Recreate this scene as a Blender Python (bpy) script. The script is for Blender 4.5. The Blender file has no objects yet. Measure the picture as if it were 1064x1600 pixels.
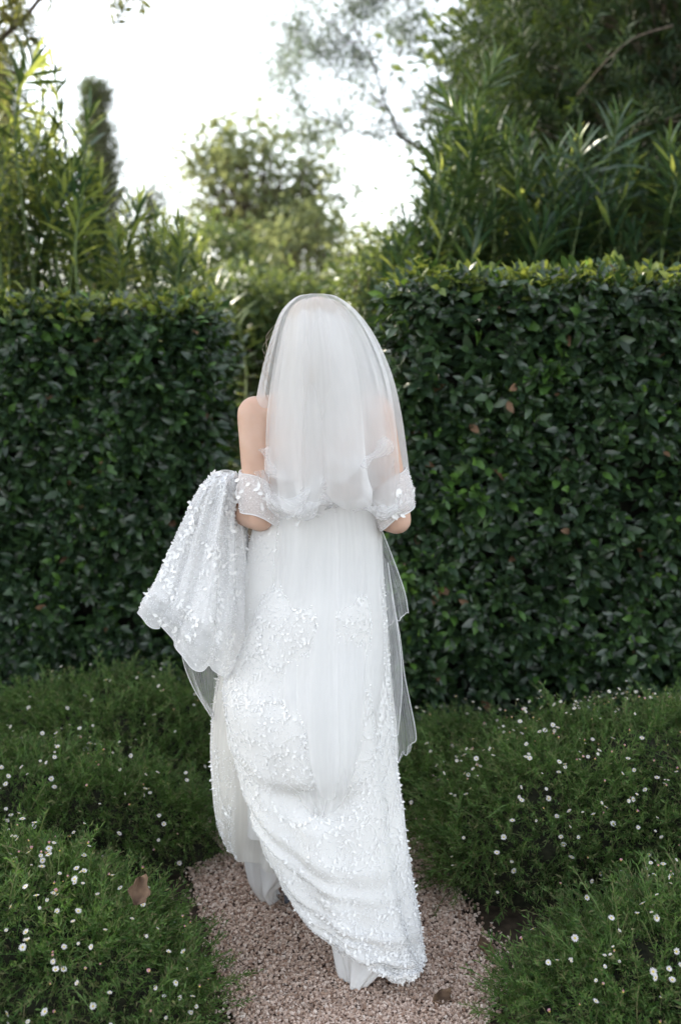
import bpy, math, random
import numpy as np
from mathutils import Vector

# ------------------------------------------------------------------ camera, world, sun, exposure
SC = bpy.context.scene
COL = SC.collection
rng = np.random.default_rng(11)
random.seed(5)
R = math.radians
CAM_H, PITCH, FPX = 1.60, R(10.64), 1555.0      # eye height, downward tilt, focal length in photo pixels

cam_d = bpy.data.cameras.new('camera')
cam = bpy.data.objects.new('camera', cam_d); COL.objects.link(cam)
cam.location = (0, 0, CAM_H)
cam.rotation_euler = (R(90) - PITCH, 0, 0)
cam_d.sensor_fit = 'VERTICAL'; cam_d.sensor_height = 36; cam_d.sensor_width = 24; cam_d.lens = 35
cam_d.clip_end = 2000
cam_d.dof.use_dof = True; cam_d.dof.focus_distance = 2.42; cam_d.dof.aperture_fstop = 2.0
SC.camera = cam

SUN_EL, SUN_AZ = R(22), R(-62)                  # low sun ahead and to the left (azimuth from +Y towards +X)
world = bpy.data.worlds.new('World'); SC.world = world; world.use_nodes = True
wn = world.node_tree; wn.nodes.clear()
sky = wn.nodes.new('ShaderNodeTexSky'); sky.sky_type = 'NISHITA'; sky.sun_disc = False
sky.sun_elevation = SUN_EL; sky.sun_rotation = SUN_AZ
sky.air_density = 1.0; sky.dust_density = 0.6; sky.ozone_density = 1.0
hsv = wn.nodes.new('ShaderNodeHueSaturation'); hsv.inputs['Saturation'].default_value = 0.30   # thin white overcast
bg = wn.nodes.new('ShaderNodeBackground'); bg.inputs['Strength'].default_value = 0.13
wo = wn.nodes.new('ShaderNodeOutputWorld')
wn.links.new(sky.outputs[0], hsv.inputs['Color']); wn.links.new(hsv.outputs[0], bg.inputs['Color'])
wn.links.new(bg.outputs[0], wo.inputs['Surface'])

sun_d = bpy.data.lights.new('sun', 'SUN'); sun_d.energy = 2.4; sun_d.angle = R(0.6); sun_d.color = (1.0, 0.90, 0.74)
sun = bpy.data.objects.new('sun', sun_d); COL.objects.link(sun)
sdir = Vector((math.sin(SUN_AZ) * math.cos(SUN_EL), math.cos(SUN_AZ) * math.cos(SUN_EL), math.sin(SUN_EL)))
sun.rotation_euler = sdir.to_track_quat('Z', 'Y').to_euler()
sun.location = (-6, 8, 12)

SC.view_settings.view_transform = 'Standard'; SC.view_settings.look = 'None'
SC.view_settings.gamma = 1.0; SC.view_settings.use_curve_mapping = False
SC.view_settings.exposure = 2.08
SC.render.engine = 'CYCLES'
cy = SC.cycles
cy.use_denoising = True
try: cy.denoiser = 'OPENIMAGEDENOISE'
except Exception: pass
cy.max_bounces = 10; cy.diffuse_bounces = 6; cy.glossy_bounces = 2; cy.transmission_bounces = 8
cy.transparent_max_bounces = 40; cy.caustics_reflective = False; cy.caustics_refractive = False
cy.sample_clamp_indirect = 4.0

# ------------------------------------------------------------------ layout helpers
def P(px, py, Y):
    """point at depth Y that the photograph shows at pixel (px, py)"""
    dx = (px - 532.0); up = (800.0 - py)
    d = np.array([dx, FPX * math.cos(PITCH) + up * math.sin(PITCH), -FPX * math.sin(PITCH) + up * math.cos(PITCH)])
    d = d * (Y / d[1])
    return np.array([d[0], d[1], CAM_H + d[2]])

def G(px, py):
    """point on the ground at pixel (px, py)"""
    a = math.atan((py - 800.0) / FPX) + PITCH
    return P(px, py, CAM_H / math.tan(a))

def project(p):
    p = np.asarray(p, float).reshape(-1, 3)
    q = p - np.array([0, 0, CAM_H])
    f = q[:, 1] * math.cos(PITCH) - q[:, 2] * math.sin(PITCH)
    u = q[:, 1] * math.sin(PITCH) + q[:, 2] * math.cos(PITCH)
    return 532 + FPX * q[:, 0] / f, 800 - FPX * u / f, f

# ------------------------------------------------------------------ mesh helpers (triangles in numpy)
def mesh_np(name, V, F, mats, midx=None, smooth=True, uv=None):
    V = np.ascontiguousarray(V, dtype=np.float32).reshape(-1, 3)
    F = np.ascontiguousarray(F, dtype=np.int32)
    k = F.shape[1]; n = len(F)
    me = bpy.data.meshes.new(name)
    me.vertices.add(len(V)); me.vertices.foreach_set('co', V.ravel())
    me.loops.add(n * k); me.loops.foreach_set('vertex_index', F.ravel())
    me.polygons.add(n); me.polygons.foreach_set('loop_start', np.arange(0, n * k, k, dtype=np.int32))
    try: me.polygons.foreach_set('loop_total', np.full(n, k, dtype=np.int32))
    except Exception: pass
    me.polygons.foreach_set('use_smooth', np.full(n, smooth, dtype=bool))
    for m in (mats if isinstance(mats, (list, tuple)) else [mats]): me.materials.append(m)
    if midx is not None: me.polygons.foreach_set('material_index', np.asarray(midx, dtype=np.int32))
    if uv is not None:
        l = me.uv_layers.new(name='UVMap')
        l.data.foreach_set('uv', np.asarray(uv, dtype=np.float32)[F.ravel()].ravel())
    me.update(calc_edges=True)
    return me

def link(name, data, parent=None, label=None, cat=None, group=None, kind=None, loc=None):
    o = bpy.data.objects.new(name, data); COL.objects.link(o)
    if parent is not None: o.parent = parent
    if loc is not None: o.location = loc
    if label: o['label'] = label
    if cat: o['category'] = cat
    if group: o['group'] = group
    if kind: o['kind'] = kind
    return o

def nrm(a):
    a = np.asarray(a, float)
    return a / np.maximum(np.linalg.norm(a, axis=-1, keepdims=True), 1e-9)

def frames(d, n, s):
    """(N,3,3) matrices with y along d, z near n, scaled by s"""
    y = nrm(d); z = n - (n * y).sum(-1, keepdims=True) * y; z = nrm(z)
    x = np.cross(y, z)
    M = np.stack([x, y, z], axis=-1)
    s = np.asarray(s, float)
    if s.ndim == 1: s = s[:, None]
    if s.shape[1] == 1: s = np.repeat(s, 3, 1)
    return M * s[:, None, :]

def scatter(pv, pf, M, T):
    N = len(T)
    V = np.einsum('nij,mj->nmi', M, pv) + T[:, None, :]
    F = pf[None] + (np.arange(N) * len(pv))[:, None, None]
    return V.reshape(-1, 3), F.reshape(-1, pf.shape[1])

def join(parts):
    """list of (V,F,mi) -> V,F,midx"""
    Vs, Fs, Ms, o = [], [], [], 0
    for V, F, m in parts:
        Vs.append(V); Fs.append(F + o); o += len(V)
        Ms.append(np.full(len(F), m) if np.isscalar(m) else np.asarray(m))
    return np.concatenate(Vs), np.concatenate(Fs), np.concatenate(Ms)

def leaf_proto(L, W, fold=0.25, curl=0.18, secs=(0.22, 0.5, 0.78), ws=(0.7, 1.0, 0.62)):
    v = [(0, 0, 0)]
    for t, w in zip(secs, ws):
        zc = -curl * L * t * t
        h = W * 0.5 * w
        v += [(-h, t * L, zc + fold * h), (0, t * L, zc), (h, t * L, zc + fold * h)]
    v.append((0, L, -curl * L))
    f = [(0, 2, 1), (0, 3, 2)]
    for i in range(len(secs) - 1):
        a = 1 + 3 * i; b = a + 3
        f += [(a, a + 1, b + 1), (a, b + 1, b), (a + 1, a + 2, b + 2), (a + 1, b + 2, b + 1)]
    a = 1 + 3 * (len(secs) - 1); t = a + 3
    f += [(a, a + 1, t), (a + 1, a + 2, t)]
    return np.array(v, float), np.array(f)

def leaf_small(L, W, fold=0.3):
    v = np.array([(0, 0, 0), (-W / 2, L * .45, fold * W), (W / 2, L * .45, fold * W), (0, L, -.1 * L), (0, L * .45, 0)], float)
    f = np.array([(0, 4, 1), (0, 2, 4), (1, 4, 3), (4, 2, 3)])
    return v, f

def tube(pts, rad, seg=6, cap=True):
    pts = np.asarray(pts, float); n = len(pts)
    rad = np.full(n, rad) if np.isscalar(rad) else np.asarray(rad, float)
    t = nrm(np.gradient(pts, axis=0))
    ref = np.array([0.13, 0.21, 0.97])
    if abs((t.mean(0) * ref).sum()) > 0.9: ref = np.array([1.0, 0.1, 0.05])
    a = nrm(np.cross(t, ref)); b = np.cross(t, a)
    th = np.linspace(0, 2 * np.pi, seg, endpoint=False)
    V = pts[:, None] + rad[:, None, None] * (np.cos(th)[None, :, None] * a[:, None] + np.sin(th)[None, :, None] * b[:, None])
    i = np.arange(n - 1)[:, None] * seg; j = np.arange(seg)[None]; k = (j + 1) % seg
    q = np.stack([i + j, i + k, i + seg + k, i + seg + j], -1).reshape(-1, 4)
    F = np.concatenate([q[:, [0, 1, 2]], q[:, [0, 2, 3]]])
    V = V.reshape(-1, 3)
    if cap:
        c0, c1 = len(V), len(V) + 1
        V = np.concatenate([V, pts[:1], pts[-1:]])
        j = np.arange(seg); k = (j + 1) % seg
        F = np.concatenate([F, np.stack([np.full(seg, c0), k, j], -1), np.stack([np.full(seg, c1), (n - 1) * seg + j, (n - 1) * seg + k], -1)])
    return V, F

def smooth_path(ctrl, n):
    """Catmull-Rom through control points"""
    c = np.asarray(ctrl, float); c = np.concatenate([2 * c[:1] - c[1:2], c, 2 * c[-1:] - c[-2:-1]])
    m = len(c) - 3; out = []
    for s in np.linspace(0, m - 1e-6, n):
        i = int(s); t = s - i
        p0, p1, p2, p3 = c[i:i + 4]
        out.append(.5 * ((2 * p1) + (-p0 + p2) * t + (2 * p0 - 5 * p1 + 4 * p2 - p3) * t * t + (-p0 + 3 * p1 - 3 * p2 + p3) * t ** 3))
    return np.array(out)

def wob(p, f=1.0, s=0.0):
    """cheap smooth 3-D noise in about -1..1"""
    x, y, z = p[..., 0] * f, p[..., 1] * f, p[..., 2] * f
    return (np.sin(1.7 * x + 2.3 * y - 1.1 * z + s) + np.sin(-2.9 * x + 1.3 * z + 1.9 * y + 1.7 * s + 1) +
            np.sin(3.7 * z + 1.1 * x - 2.7 * y + 2.3 * s + 2) + .6 * np.sin(5.1 * x - 4.3 * z + 4.7 * y + s * 3.1)) / 3.6

# ------------------------------------------------------------------ materials
def new_mat(name):
    m = bpy.data.materials.new(name); m.use_nodes = True
    nt = m.node_tree; nt.nodes.clear()
    out = nt.nodes.new('ShaderNodeOutputMaterial')
    return m, nt, out

def ramp(nt, cols, pos=None):
    r = nt.nodes.new('ShaderNodeValToRGB'); e = r.color_ramp.elements
    n = len(cols); pos = pos or [i / max(n - 1, 1) for i in range(n)]
    while len(e) < n: e.new(0.5)
    for i in range(n): e[i].position = pos[i]; e[i].color = (*cols[i], 1)
    return r

def leaf_mat(name, cols, rough=0.4, trans=0.25, tcol=(0.25, 0.42, 0.05), spec=0.5, patch=0.0):
    m, nt, out = new_mat(name); N, L = nt.nodes.new, nt.links.new
    g = N('ShaderNodeNewGeometry'); oi = N('ShaderNodeObjectInfo')
    a = N('ShaderNodeMath'); a.operation = 'ADD'; L(g.outputs['Random Per Island'], a.inputs[0]); L(oi.outputs['Random'], a.inputs[1])
    fr = N('ShaderNodeMath'); fr.operation = 'FRACT'; L(a.outputs[0], fr.inputs[0])
    r = ramp(nt, cols); L(fr.outputs[0], r.inputs[0])
    tc = N('ShaderNodeTexCoord'); nz = N('ShaderNodeTexNoise'); nz.inputs['Scale'].default_value = 70
    L(g.outputs['Position'], nz.inputs['Vector'])
    mx = N('ShaderNodeMix'); mx.data_type = 'RGBA'; mx.blend_type = 'MULTIPLY'; mx.inputs['Factor'].default_value = 0.5
    rr = ramp(nt, [(.55, .55, .55), (1.2, 1.2, 1.2)], [.3, .7]); L(nz.outputs['Fac'], rr.inputs[0])
    L(r.outputs[0], mx.inputs[6]); L(rr.outputs[0], mx.inputs[7])
    p = N('ShaderNodeBsdfPrincipled'); L(mx.outputs[2], p.inputs['Base Color'])
    p.inputs['Roughness'].default_value = rough
    p.inputs['Specular IOR Level'].default_value = spec
    t = N('ShaderNodeBsdfTranslucent'); t.inputs['Color'].default_value = (*tcol, 1)
    s = N('ShaderNodeMixShader'); s.inputs[0].default_value = trans
    L(p.outputs[0], s.inputs[1]); L(t.outputs[0], s.inputs[2]); L(s.outputs[0], out.inputs[0])
    return m

def solid_mat(name, col, rough=0.7, noise=None, bump=0.0, scale=40, spec=0.3, subsurf=0.0, sheen=0.0):
    m, nt, out = new_mat(name); N, L = nt.nodes.new, nt.links.new
    p = N('ShaderNodeBsdfPrincipled'); p.inputs['Base Color'].default_value = (*col, 1)
    p.inputs['Roughness'].default_value = rough; p.inputs['Specular IOR Level'].default_value = spec
    if subsurf:
        p.inputs['Subsurface Weight'].default_value = subsurf; p.inputs['Subsurface Radius'].default_value = (.012, .005, .003)
        p.inputs['Subsurface Scale'].default_value = 1.0
    if sheen: p.inputs['Sheen Weight'].default_value = sheen
    g = N('ShaderNodeNewGeometry')
    nz = N('ShaderNodeTexNoise'); nz.inputs['Scale'].default_value = scale; nz.inputs['Detail'].default_value = 6
    L(g.outputs['Position'], nz.inputs['Vector'])
    if noise:
        r = ramp(nt, noise, [.3, .7] if len(noise) == 2 else None); L(nz.outputs['Fac'], r.inputs[0]); L(r.outputs[0], p.inputs['Base Color'])
    if bump:
        b = N('ShaderNodeBump'); b.inputs['Strength'].default_value = bump; b.inputs['Distance'].default_value = .004
        L(nz.outputs['Fac'], b.inputs['Height']); L(b.outputs[0], p.inputs['Normal'])
    L(p.outputs[0], out.inputs[0])
    return m

def island_mat(name, cols, rough=0.85, bump=0.3, scale=300):
    m, nt, out = new_mat(name); N, L = nt.nodes.new, nt.links.new
    g = N('ShaderNodeNewGeometry'); r = ramp(nt, cols); L(g.outputs['Random Per Island'], r.inputs[0])
    nz = N('ShaderNodeTexNoise'); nz.inputs['Scale'].default_value = scale; L(g.outputs['Position'], nz.inputs['Vector'])
    b = N('ShaderNodeBump'); b.inputs['Strength'].default_value = bump; b.inputs['Distance'].default_value = .002
    L(nz.outputs['Fac'], b.inputs['Height'])
    p = N('ShaderNodeBsdfPrincipled'); p.inputs['Roughness'].default_value = rough
    L(r.outputs[0], p.inputs['Base Color']); L(b.outputs[0], p.inputs['Normal']); L(p.outputs[0], out.inputs[0])
    return m

def cloth_mat(name, col, alpha=1.0, streak=(1, 1), amp=0.0, trans=0.35, bump=0.15, weave=900, rough=0.8):
    """white cloth: diffuse plus light let through, with real see-through gaps between the threads when alpha < 1"""
    m, nt, out = new_mat(name); N, L = nt.nodes.new, nt.links.new
    uv = N('ShaderNodeUVMap'); mp = N('ShaderNodeMapping'); mp.inputs['Scale'].default_value = (streak[0], streak[1], 1)
    L(uv.outputs[0], mp.inputs['Vector'])
    nz = N('ShaderNodeTexNoise'); nz.inputs['Scale'].default_value = 1.0; nz.inputs['Detail'].default_value = 5
    L(mp.outputs[0], nz.inputs['Vector'])
    g = N('ShaderNodeNewGeometry'); n2 = N('ShaderNodeTexNoise'); n2.inputs['Scale'].default_value = weave; n2.inputs['Detail'].default_value = 2
    L(g.outputs['Position'], n2.inputs['Vector'])
    b = N('ShaderNodeBump'); b.inputs['Strength'].default_value = bump; b.inputs['Distance'].default_value = .0015
    L(n2.outputs['Fac'], b.inputs['Height'])
    p = N('ShaderNodeBsdfPrincipled'); p.inputs['Base Color'].default_value = (*col, 1); p.inputs['Roughness'].default_value = rough
    p.inputs['Specular IOR Level'].default_value = 0.15; p.inputs['Sheen Weight'].default_value = 0.15
    L(b.outputs[0], p.inputs['Normal'])
    t = N('ShaderNodeBsdfTranslucent'); t.inputs['Color'].default_value = (*col, 1)
    s = N('ShaderNodeMixShader'); s.inputs[0].default_value = trans
    L(p.outputs[0], s.inputs[1]); L(t.outputs[0], s.inputs[2])
    if alpha < 1:
        mr = N('ShaderNodeMapRange'); mr.inputs['From Min'].default_value = .3; mr.inputs['From Max'].default_value = .7
        mr.inputs['To Min'].default_value = max(alpha - amp, .02); mr.inputs['To Max'].default_value = min(alpha + amp, 1)
        L(nz.outputs['Fac'], mr.inputs[0])
        tr = N('ShaderNodeBsdfTransparent'); s2 = N('ShaderNodeMixShader')
        L(mr.outputs[0], s2.inputs[0]); L(tr.outputs[0], s2.inputs[1]); L(s.outputs[0], s2.inputs[2]); L(s2.outputs[0], out.inputs[0])
    else:
        L(s.outputs[0], out.inputs[0])
    return m

M = {}
M['hedge'] = leaf_mat('hedge_leaf', [(.014, .028, .014), (.024, .050, .019), (.040, .080, .028), (.018, .036, .020), (.030, .060, .030)], rough=.30, trans=.10, tcol=(.16, .30, .04))
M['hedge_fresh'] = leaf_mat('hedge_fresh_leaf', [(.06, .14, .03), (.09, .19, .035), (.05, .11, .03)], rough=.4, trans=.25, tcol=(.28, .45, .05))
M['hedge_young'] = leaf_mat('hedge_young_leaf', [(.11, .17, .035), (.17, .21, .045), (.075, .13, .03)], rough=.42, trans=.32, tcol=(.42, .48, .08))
M['hedge_dead'] = leaf_mat('dead_leaf', [(.12, .068, .035), (.20, .115, .065)], rough=.7, trans=.15, tcol=(.4, .18, .06))
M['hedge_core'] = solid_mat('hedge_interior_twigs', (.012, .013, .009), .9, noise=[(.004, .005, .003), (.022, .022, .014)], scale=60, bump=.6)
M['twig'] = solid_mat('twig_bark', (.09, .06, .04), .85, noise=[(.045, .032, .022), (.12, .085, .06)], scale=80, bump=.5)
M['bark'] = solid_mat('tree_bark', (.10, .075, .055), .9, noise=[(.05, .038, .03), (.15, .115, .085)], scale=25, bump=.8)
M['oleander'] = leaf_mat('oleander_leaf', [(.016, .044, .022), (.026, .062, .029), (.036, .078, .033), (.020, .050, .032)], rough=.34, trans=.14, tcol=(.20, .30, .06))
M['oleander_lit'] = leaf_mat('oleander_lit_leaf', [(.09, .16, .045), (.14, .21, .06)], rough=.34, trans=.42, tcol=(.60, .66, .14))  # paler copy of the oleander leaf, backlit sun glow put into its colour
M['oleander_stem'] = solid_mat('oleander_stem', (.10, .14, .05), .7)
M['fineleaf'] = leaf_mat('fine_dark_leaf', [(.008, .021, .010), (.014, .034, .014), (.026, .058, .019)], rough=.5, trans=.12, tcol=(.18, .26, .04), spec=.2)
M['olive'] = leaf_mat('olive_leaf', [(.09, .12, .045), (.13, .15, .06), (.07, .10, .04)], rough=.5, trans=.3, tcol=(.45, .45, .10))
M['crown'] = leaf_mat('tree_crown_leaf', [(.08, .12, .05), (.11, .15, .06), (.13, .17, .075)], rough=.5, trans=.35, tcol=(.42, .46, .18))
M['airy'] = leaf_mat('airy_leaf', [(.055, .07, .07), (.075, .09, .085)], rough=.5, trans=.3, tcol=(.3, .4, .22))
M['cypress'] = leaf_mat('cypress_leaf', [(.085, .085, .05), (.12, .11, .07), (.065, .075, .045)], rough=.7, trans=.1)
M['bushgreen'] = leaf_mat('bush_leaf', [(.05, .10, .03), (.07, .125, .04), (.035, .075, .03)], rough=.45, trans=.25, tcol=(.32, .40, .10))
M['daisyleaf'] = leaf_mat('daisy_leaf', [(.016, .042, .013), (.058, .120, .032), (.125, .198, .060), (.028, .068, .024), (.21, .185, .10), (.048, .105, .030), (.155, .235, .085), (.10, .075, .045)], rough=.6, trans=.25, tcol=(.22, .42, .06), spec=.15)
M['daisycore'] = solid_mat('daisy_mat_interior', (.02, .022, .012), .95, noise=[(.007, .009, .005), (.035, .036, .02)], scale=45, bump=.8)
M['petal'] = leaf_mat('daisy_petal_white', [(.68, .67, .66), (.76, .75, .75), (.72, .66, .68)], rough=.6, trans=.3, tcol=(.8, .78, .76))
M['petal_pink'] = leaf_mat('daisy_petal_pink', [(.62, .34, .42), (.74, .50, .56), (.55, .25, .33)], rough=.6, trans=.3, tcol=(.75, .4, .5))
M['disc'] = solid_mat('daisy_disc', (.62, .48, .10), .8)
M['flower_stem'] = solid_mat('daisy_stem', (.14, .17, .06), .7)
M['gravel'] = island_mat('gravel_stone', [(.30, .19, .135), (.53, .39, .31), (.67, .53, .45), (.47, .335, .26), (.78, .67, .59), (.59, .45, .37), (.24, .15, .105)])
M['gravelbed'] = solid_mat('gravel_bed', (.13, .085, .07), .95, noise=[(.06, .04, .032), (.20, .135, .11)], scale=220, bump=.8)
M['soil'] = solid_mat('soil', (.05, .038, .026), .95, noise=[(.024, .018, .012), (.075, .055, .038)], scale=30, bump=.8)
M['skin'] = solid_mat('skin', (.58, .39, .29), .5, noise=[(.54, .34, .25), (.62, .425, .33)], scale=14, spec=.35, subsurf=.25)
M['hair'] = solid_mat('hair', (.40, .32, .25), .5, noise=[(.33, .26, .20), (.48, .40, .32)], scale=90)
M['lip'] = solid_mat('lips', (.50, .16, .15), .45)
M['eye'] = solid_mat('eye', (.80, .78, .75), .2)
M['lace'] = cloth_mat('beaded_lace', (.85, .842, .825), 1.0, trans=.2, bump=.5, weave=420)
M['lace_sheer'] = cloth_mat('beaded_tulle', (.90, .90, .905), .78, (40, 40), .10, trans=.4, bump=.3)
M['tulle'] = cloth_mat('veil_tulle', (.94, .94, .94), .46, (9, 1.2), .09, trans=.5, bump=.2)
M['tulle_thin'] = cloth_mat('veil_tulle_single', (.93, .935, .945), .26, (40, 3), .08, trans=.45, bump=.2)
M['underskirt'] = cloth_mat('tulle_underskirt', (.86, .84, .80), .80, (60, 2), .12, trans=.3, bump=.2)
M['satin'] = cloth_mat('satin_lining', (.80, .795, .79), 1.0, trans=.12, bump=.08, rough=.45)
M['applique'] = solid_mat('lace_leaf_applique', (.87, .865, .855), .65, spec=.25)
M['bead'] = solid_mat('bead', (.93, .935, .95), .35, spec=.5)
M['cord'] = cloth_mat('veil_edging', (.88, .88, .89), 1.0, trans=.3)
M['shoe'] = solid_mat('shoe_grey_suede', (.16, .18, .22), .7, noise=[(.13, .15, .19), (.19, .21, .25)], scale=60)
M['dryleaf'] = solid_mat('dry_leaf', (.20, .12, .07), .8, noise=[(.07, .042, .028), (.21, .135, .085)], scale=35, bump=.4)
M['fluff'] = solid_mat('seed_fluff', (.55, .50, .48), .9)

# ------------------------------------------------------------------ ground and path
V = np.array([(-300, -300, 0), (300, -300, 0), (300, 300, 0), (-300, 300, 0)], float)
link('ground', mesh_np('ground', V, np.array([(0, 1, 2, 3)]), M['soil'], smooth=False), kind='structure')
lp = [G(395, 1700)[:2], G(372, 1590)[:2], G(338, 1480)[:2], G(312, 1390)[:2], G(300, 1310)[:2], (-.36, 3.2), (-.34, 4.0), (-.25, 7), (-.2, 9)]
rp = [G(690, 1700)[:2], G(760, 1590)[:2], G(772, 1500)[:2], G(720, 1420)[:2], G(690, 1330)[:2], (.30, 3.2), (.16, 4.0), (.5, 7), (.6, 9)]
lp = np.concatenate([[(-.22, -1.0)], smooth_path(lp, 40)]); rp = np.concatenate([[(.30, -1.0)], smooth_path(rp, 40)])
pv, pf = [], []
for a, b in zip(lp, rp):
    for t in np.linspace(0, 1, 7): pv.append((*(a + (b - a) * t), .004))
for i in range(len(lp) - 1):
    for j in range(6):
        k = i * 7 + j; pf.append((k, k + 1, k + 8, k + 7))
path = link('gravel_path', mesh_np('gravel_path', pv, np.array(pf), M['gravelbed']), kind='structure')

def ico():
    t = (1 + 5 ** .5) / 2
    v = nrm(np.array([(-1, t, 0), (1, t, 0), (-1, -t, 0), (1, -t, 0), (0, -1, t), (0, 1, t), (0, -1, -t), (0, 1, -t), (t, 0, -1), (t, 0, 1), (-t, 0, -1), (-t, 0, 1)], float))
    f = np.array([(0, 11, 5), (0, 5, 1), (0, 1, 7), (0, 7, 10), (0, 10, 11), (1, 5, 9), (5, 11, 4), (11, 10, 2), (10, 7, 6), (7, 1, 8), (3, 9, 4), (3, 4, 2), (3, 2, 6), (3, 6, 8), (3, 8, 9), (4, 9, 5), (2, 4, 11), (6, 2, 10), (8, 6, 7), (9, 8, 1)])
    return v, f
IV, IF = ico()

def rand_rot(n):
    q = nrm(rng.normal(size=(n, 4))); w, x, y, z = q.T
    return np.stack([np.stack([1 - 2 * (y * y + z * z), 2 * (x * y - z * w), 2 * (x * z + y * w)], -1),
                     np.stack([2 * (x * y + z * w), 1 - 2 * (x * x + z * z), 2 * (y * z - x * w)], -1),
                     np.stack([2 * (x * z - y * w), 2 * (y * z + x * w), 1 - 2 * (x * x + y * y)], -1)], 1)

CUBV = np.array([(x, y, z) for x in (-1, 1) for y in (-1, 1) for z in (-1, 1)], float) * .8
CUBF = np.array([(0, 1, 3), (0, 3, 2), (4, 6, 7), (4, 7, 5), (0, 4, 5), (0, 5, 1), (2, 3, 7), (2, 7, 6), (0, 2, 6), (0, 6, 4), (1, 5, 7), (1, 7, 3)])
def gravel():
    n = 62000
    y = 1.85 + rng.random(n) ** 1.4 * 2.4
    lx = np.interp(y, lp[:, 1], lp[:, 0]); rx = np.interp(y, rp[:, 1], rp[:, 0])
    u = rng.random(n) * 1.04 - .02 + rng.normal(0, .035, n) * (rng.random(n) < .5)
    x = lx + (rx - lx) * u
    parts = []
    which = rng.integers(0, 6, n)
    for k in range(6):
        s = which == k; m = s.sum()
        pvv = CUBV * (1 + .30 * rng.normal(size=(8, 3))).clip(.45, 1.5) * np.array([1, .75, .55])
        sc = rng.uniform(.0028, .0056, m)[:, None] * np.ones(3)
        R_ = rand_rot(m) * sc[:, None, :]
        z = .005 + rng.random(m) * .010
        T = np.stack([x[s], y[s], z], -1)
        Vv, Ff = scatter(pvv, CUBF, R_, T); parts.append((Vv, Ff, 0))
    Vv, Ff, mi = join(parts)
    o = link('gravel', mesh_np('gravel', Vv, Ff, M['gravel'], smooth=False), path, kind='stuff')
gravel()

# ------------------------------------------------------------------ hedges
HLEAF = leaf_proto(.076, .034, .30, .16)
HLEAF_ME = {}
for nm, mt in (('leaf', 'hedge'), ('leaf_fresh', 'hedge_fresh'), ('leaf_young', 'hedge_young'), ('leaf_dead', 'hedge_dead')):
    HLEAF_ME[mt] = [mesh_np(nm, *leaf_proto(.076, .034 * w, f, c), M[mt]) for w, f, c in ((1, .3, .16), (1.12, .15, .28), (.9, .45, .08))]

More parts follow.
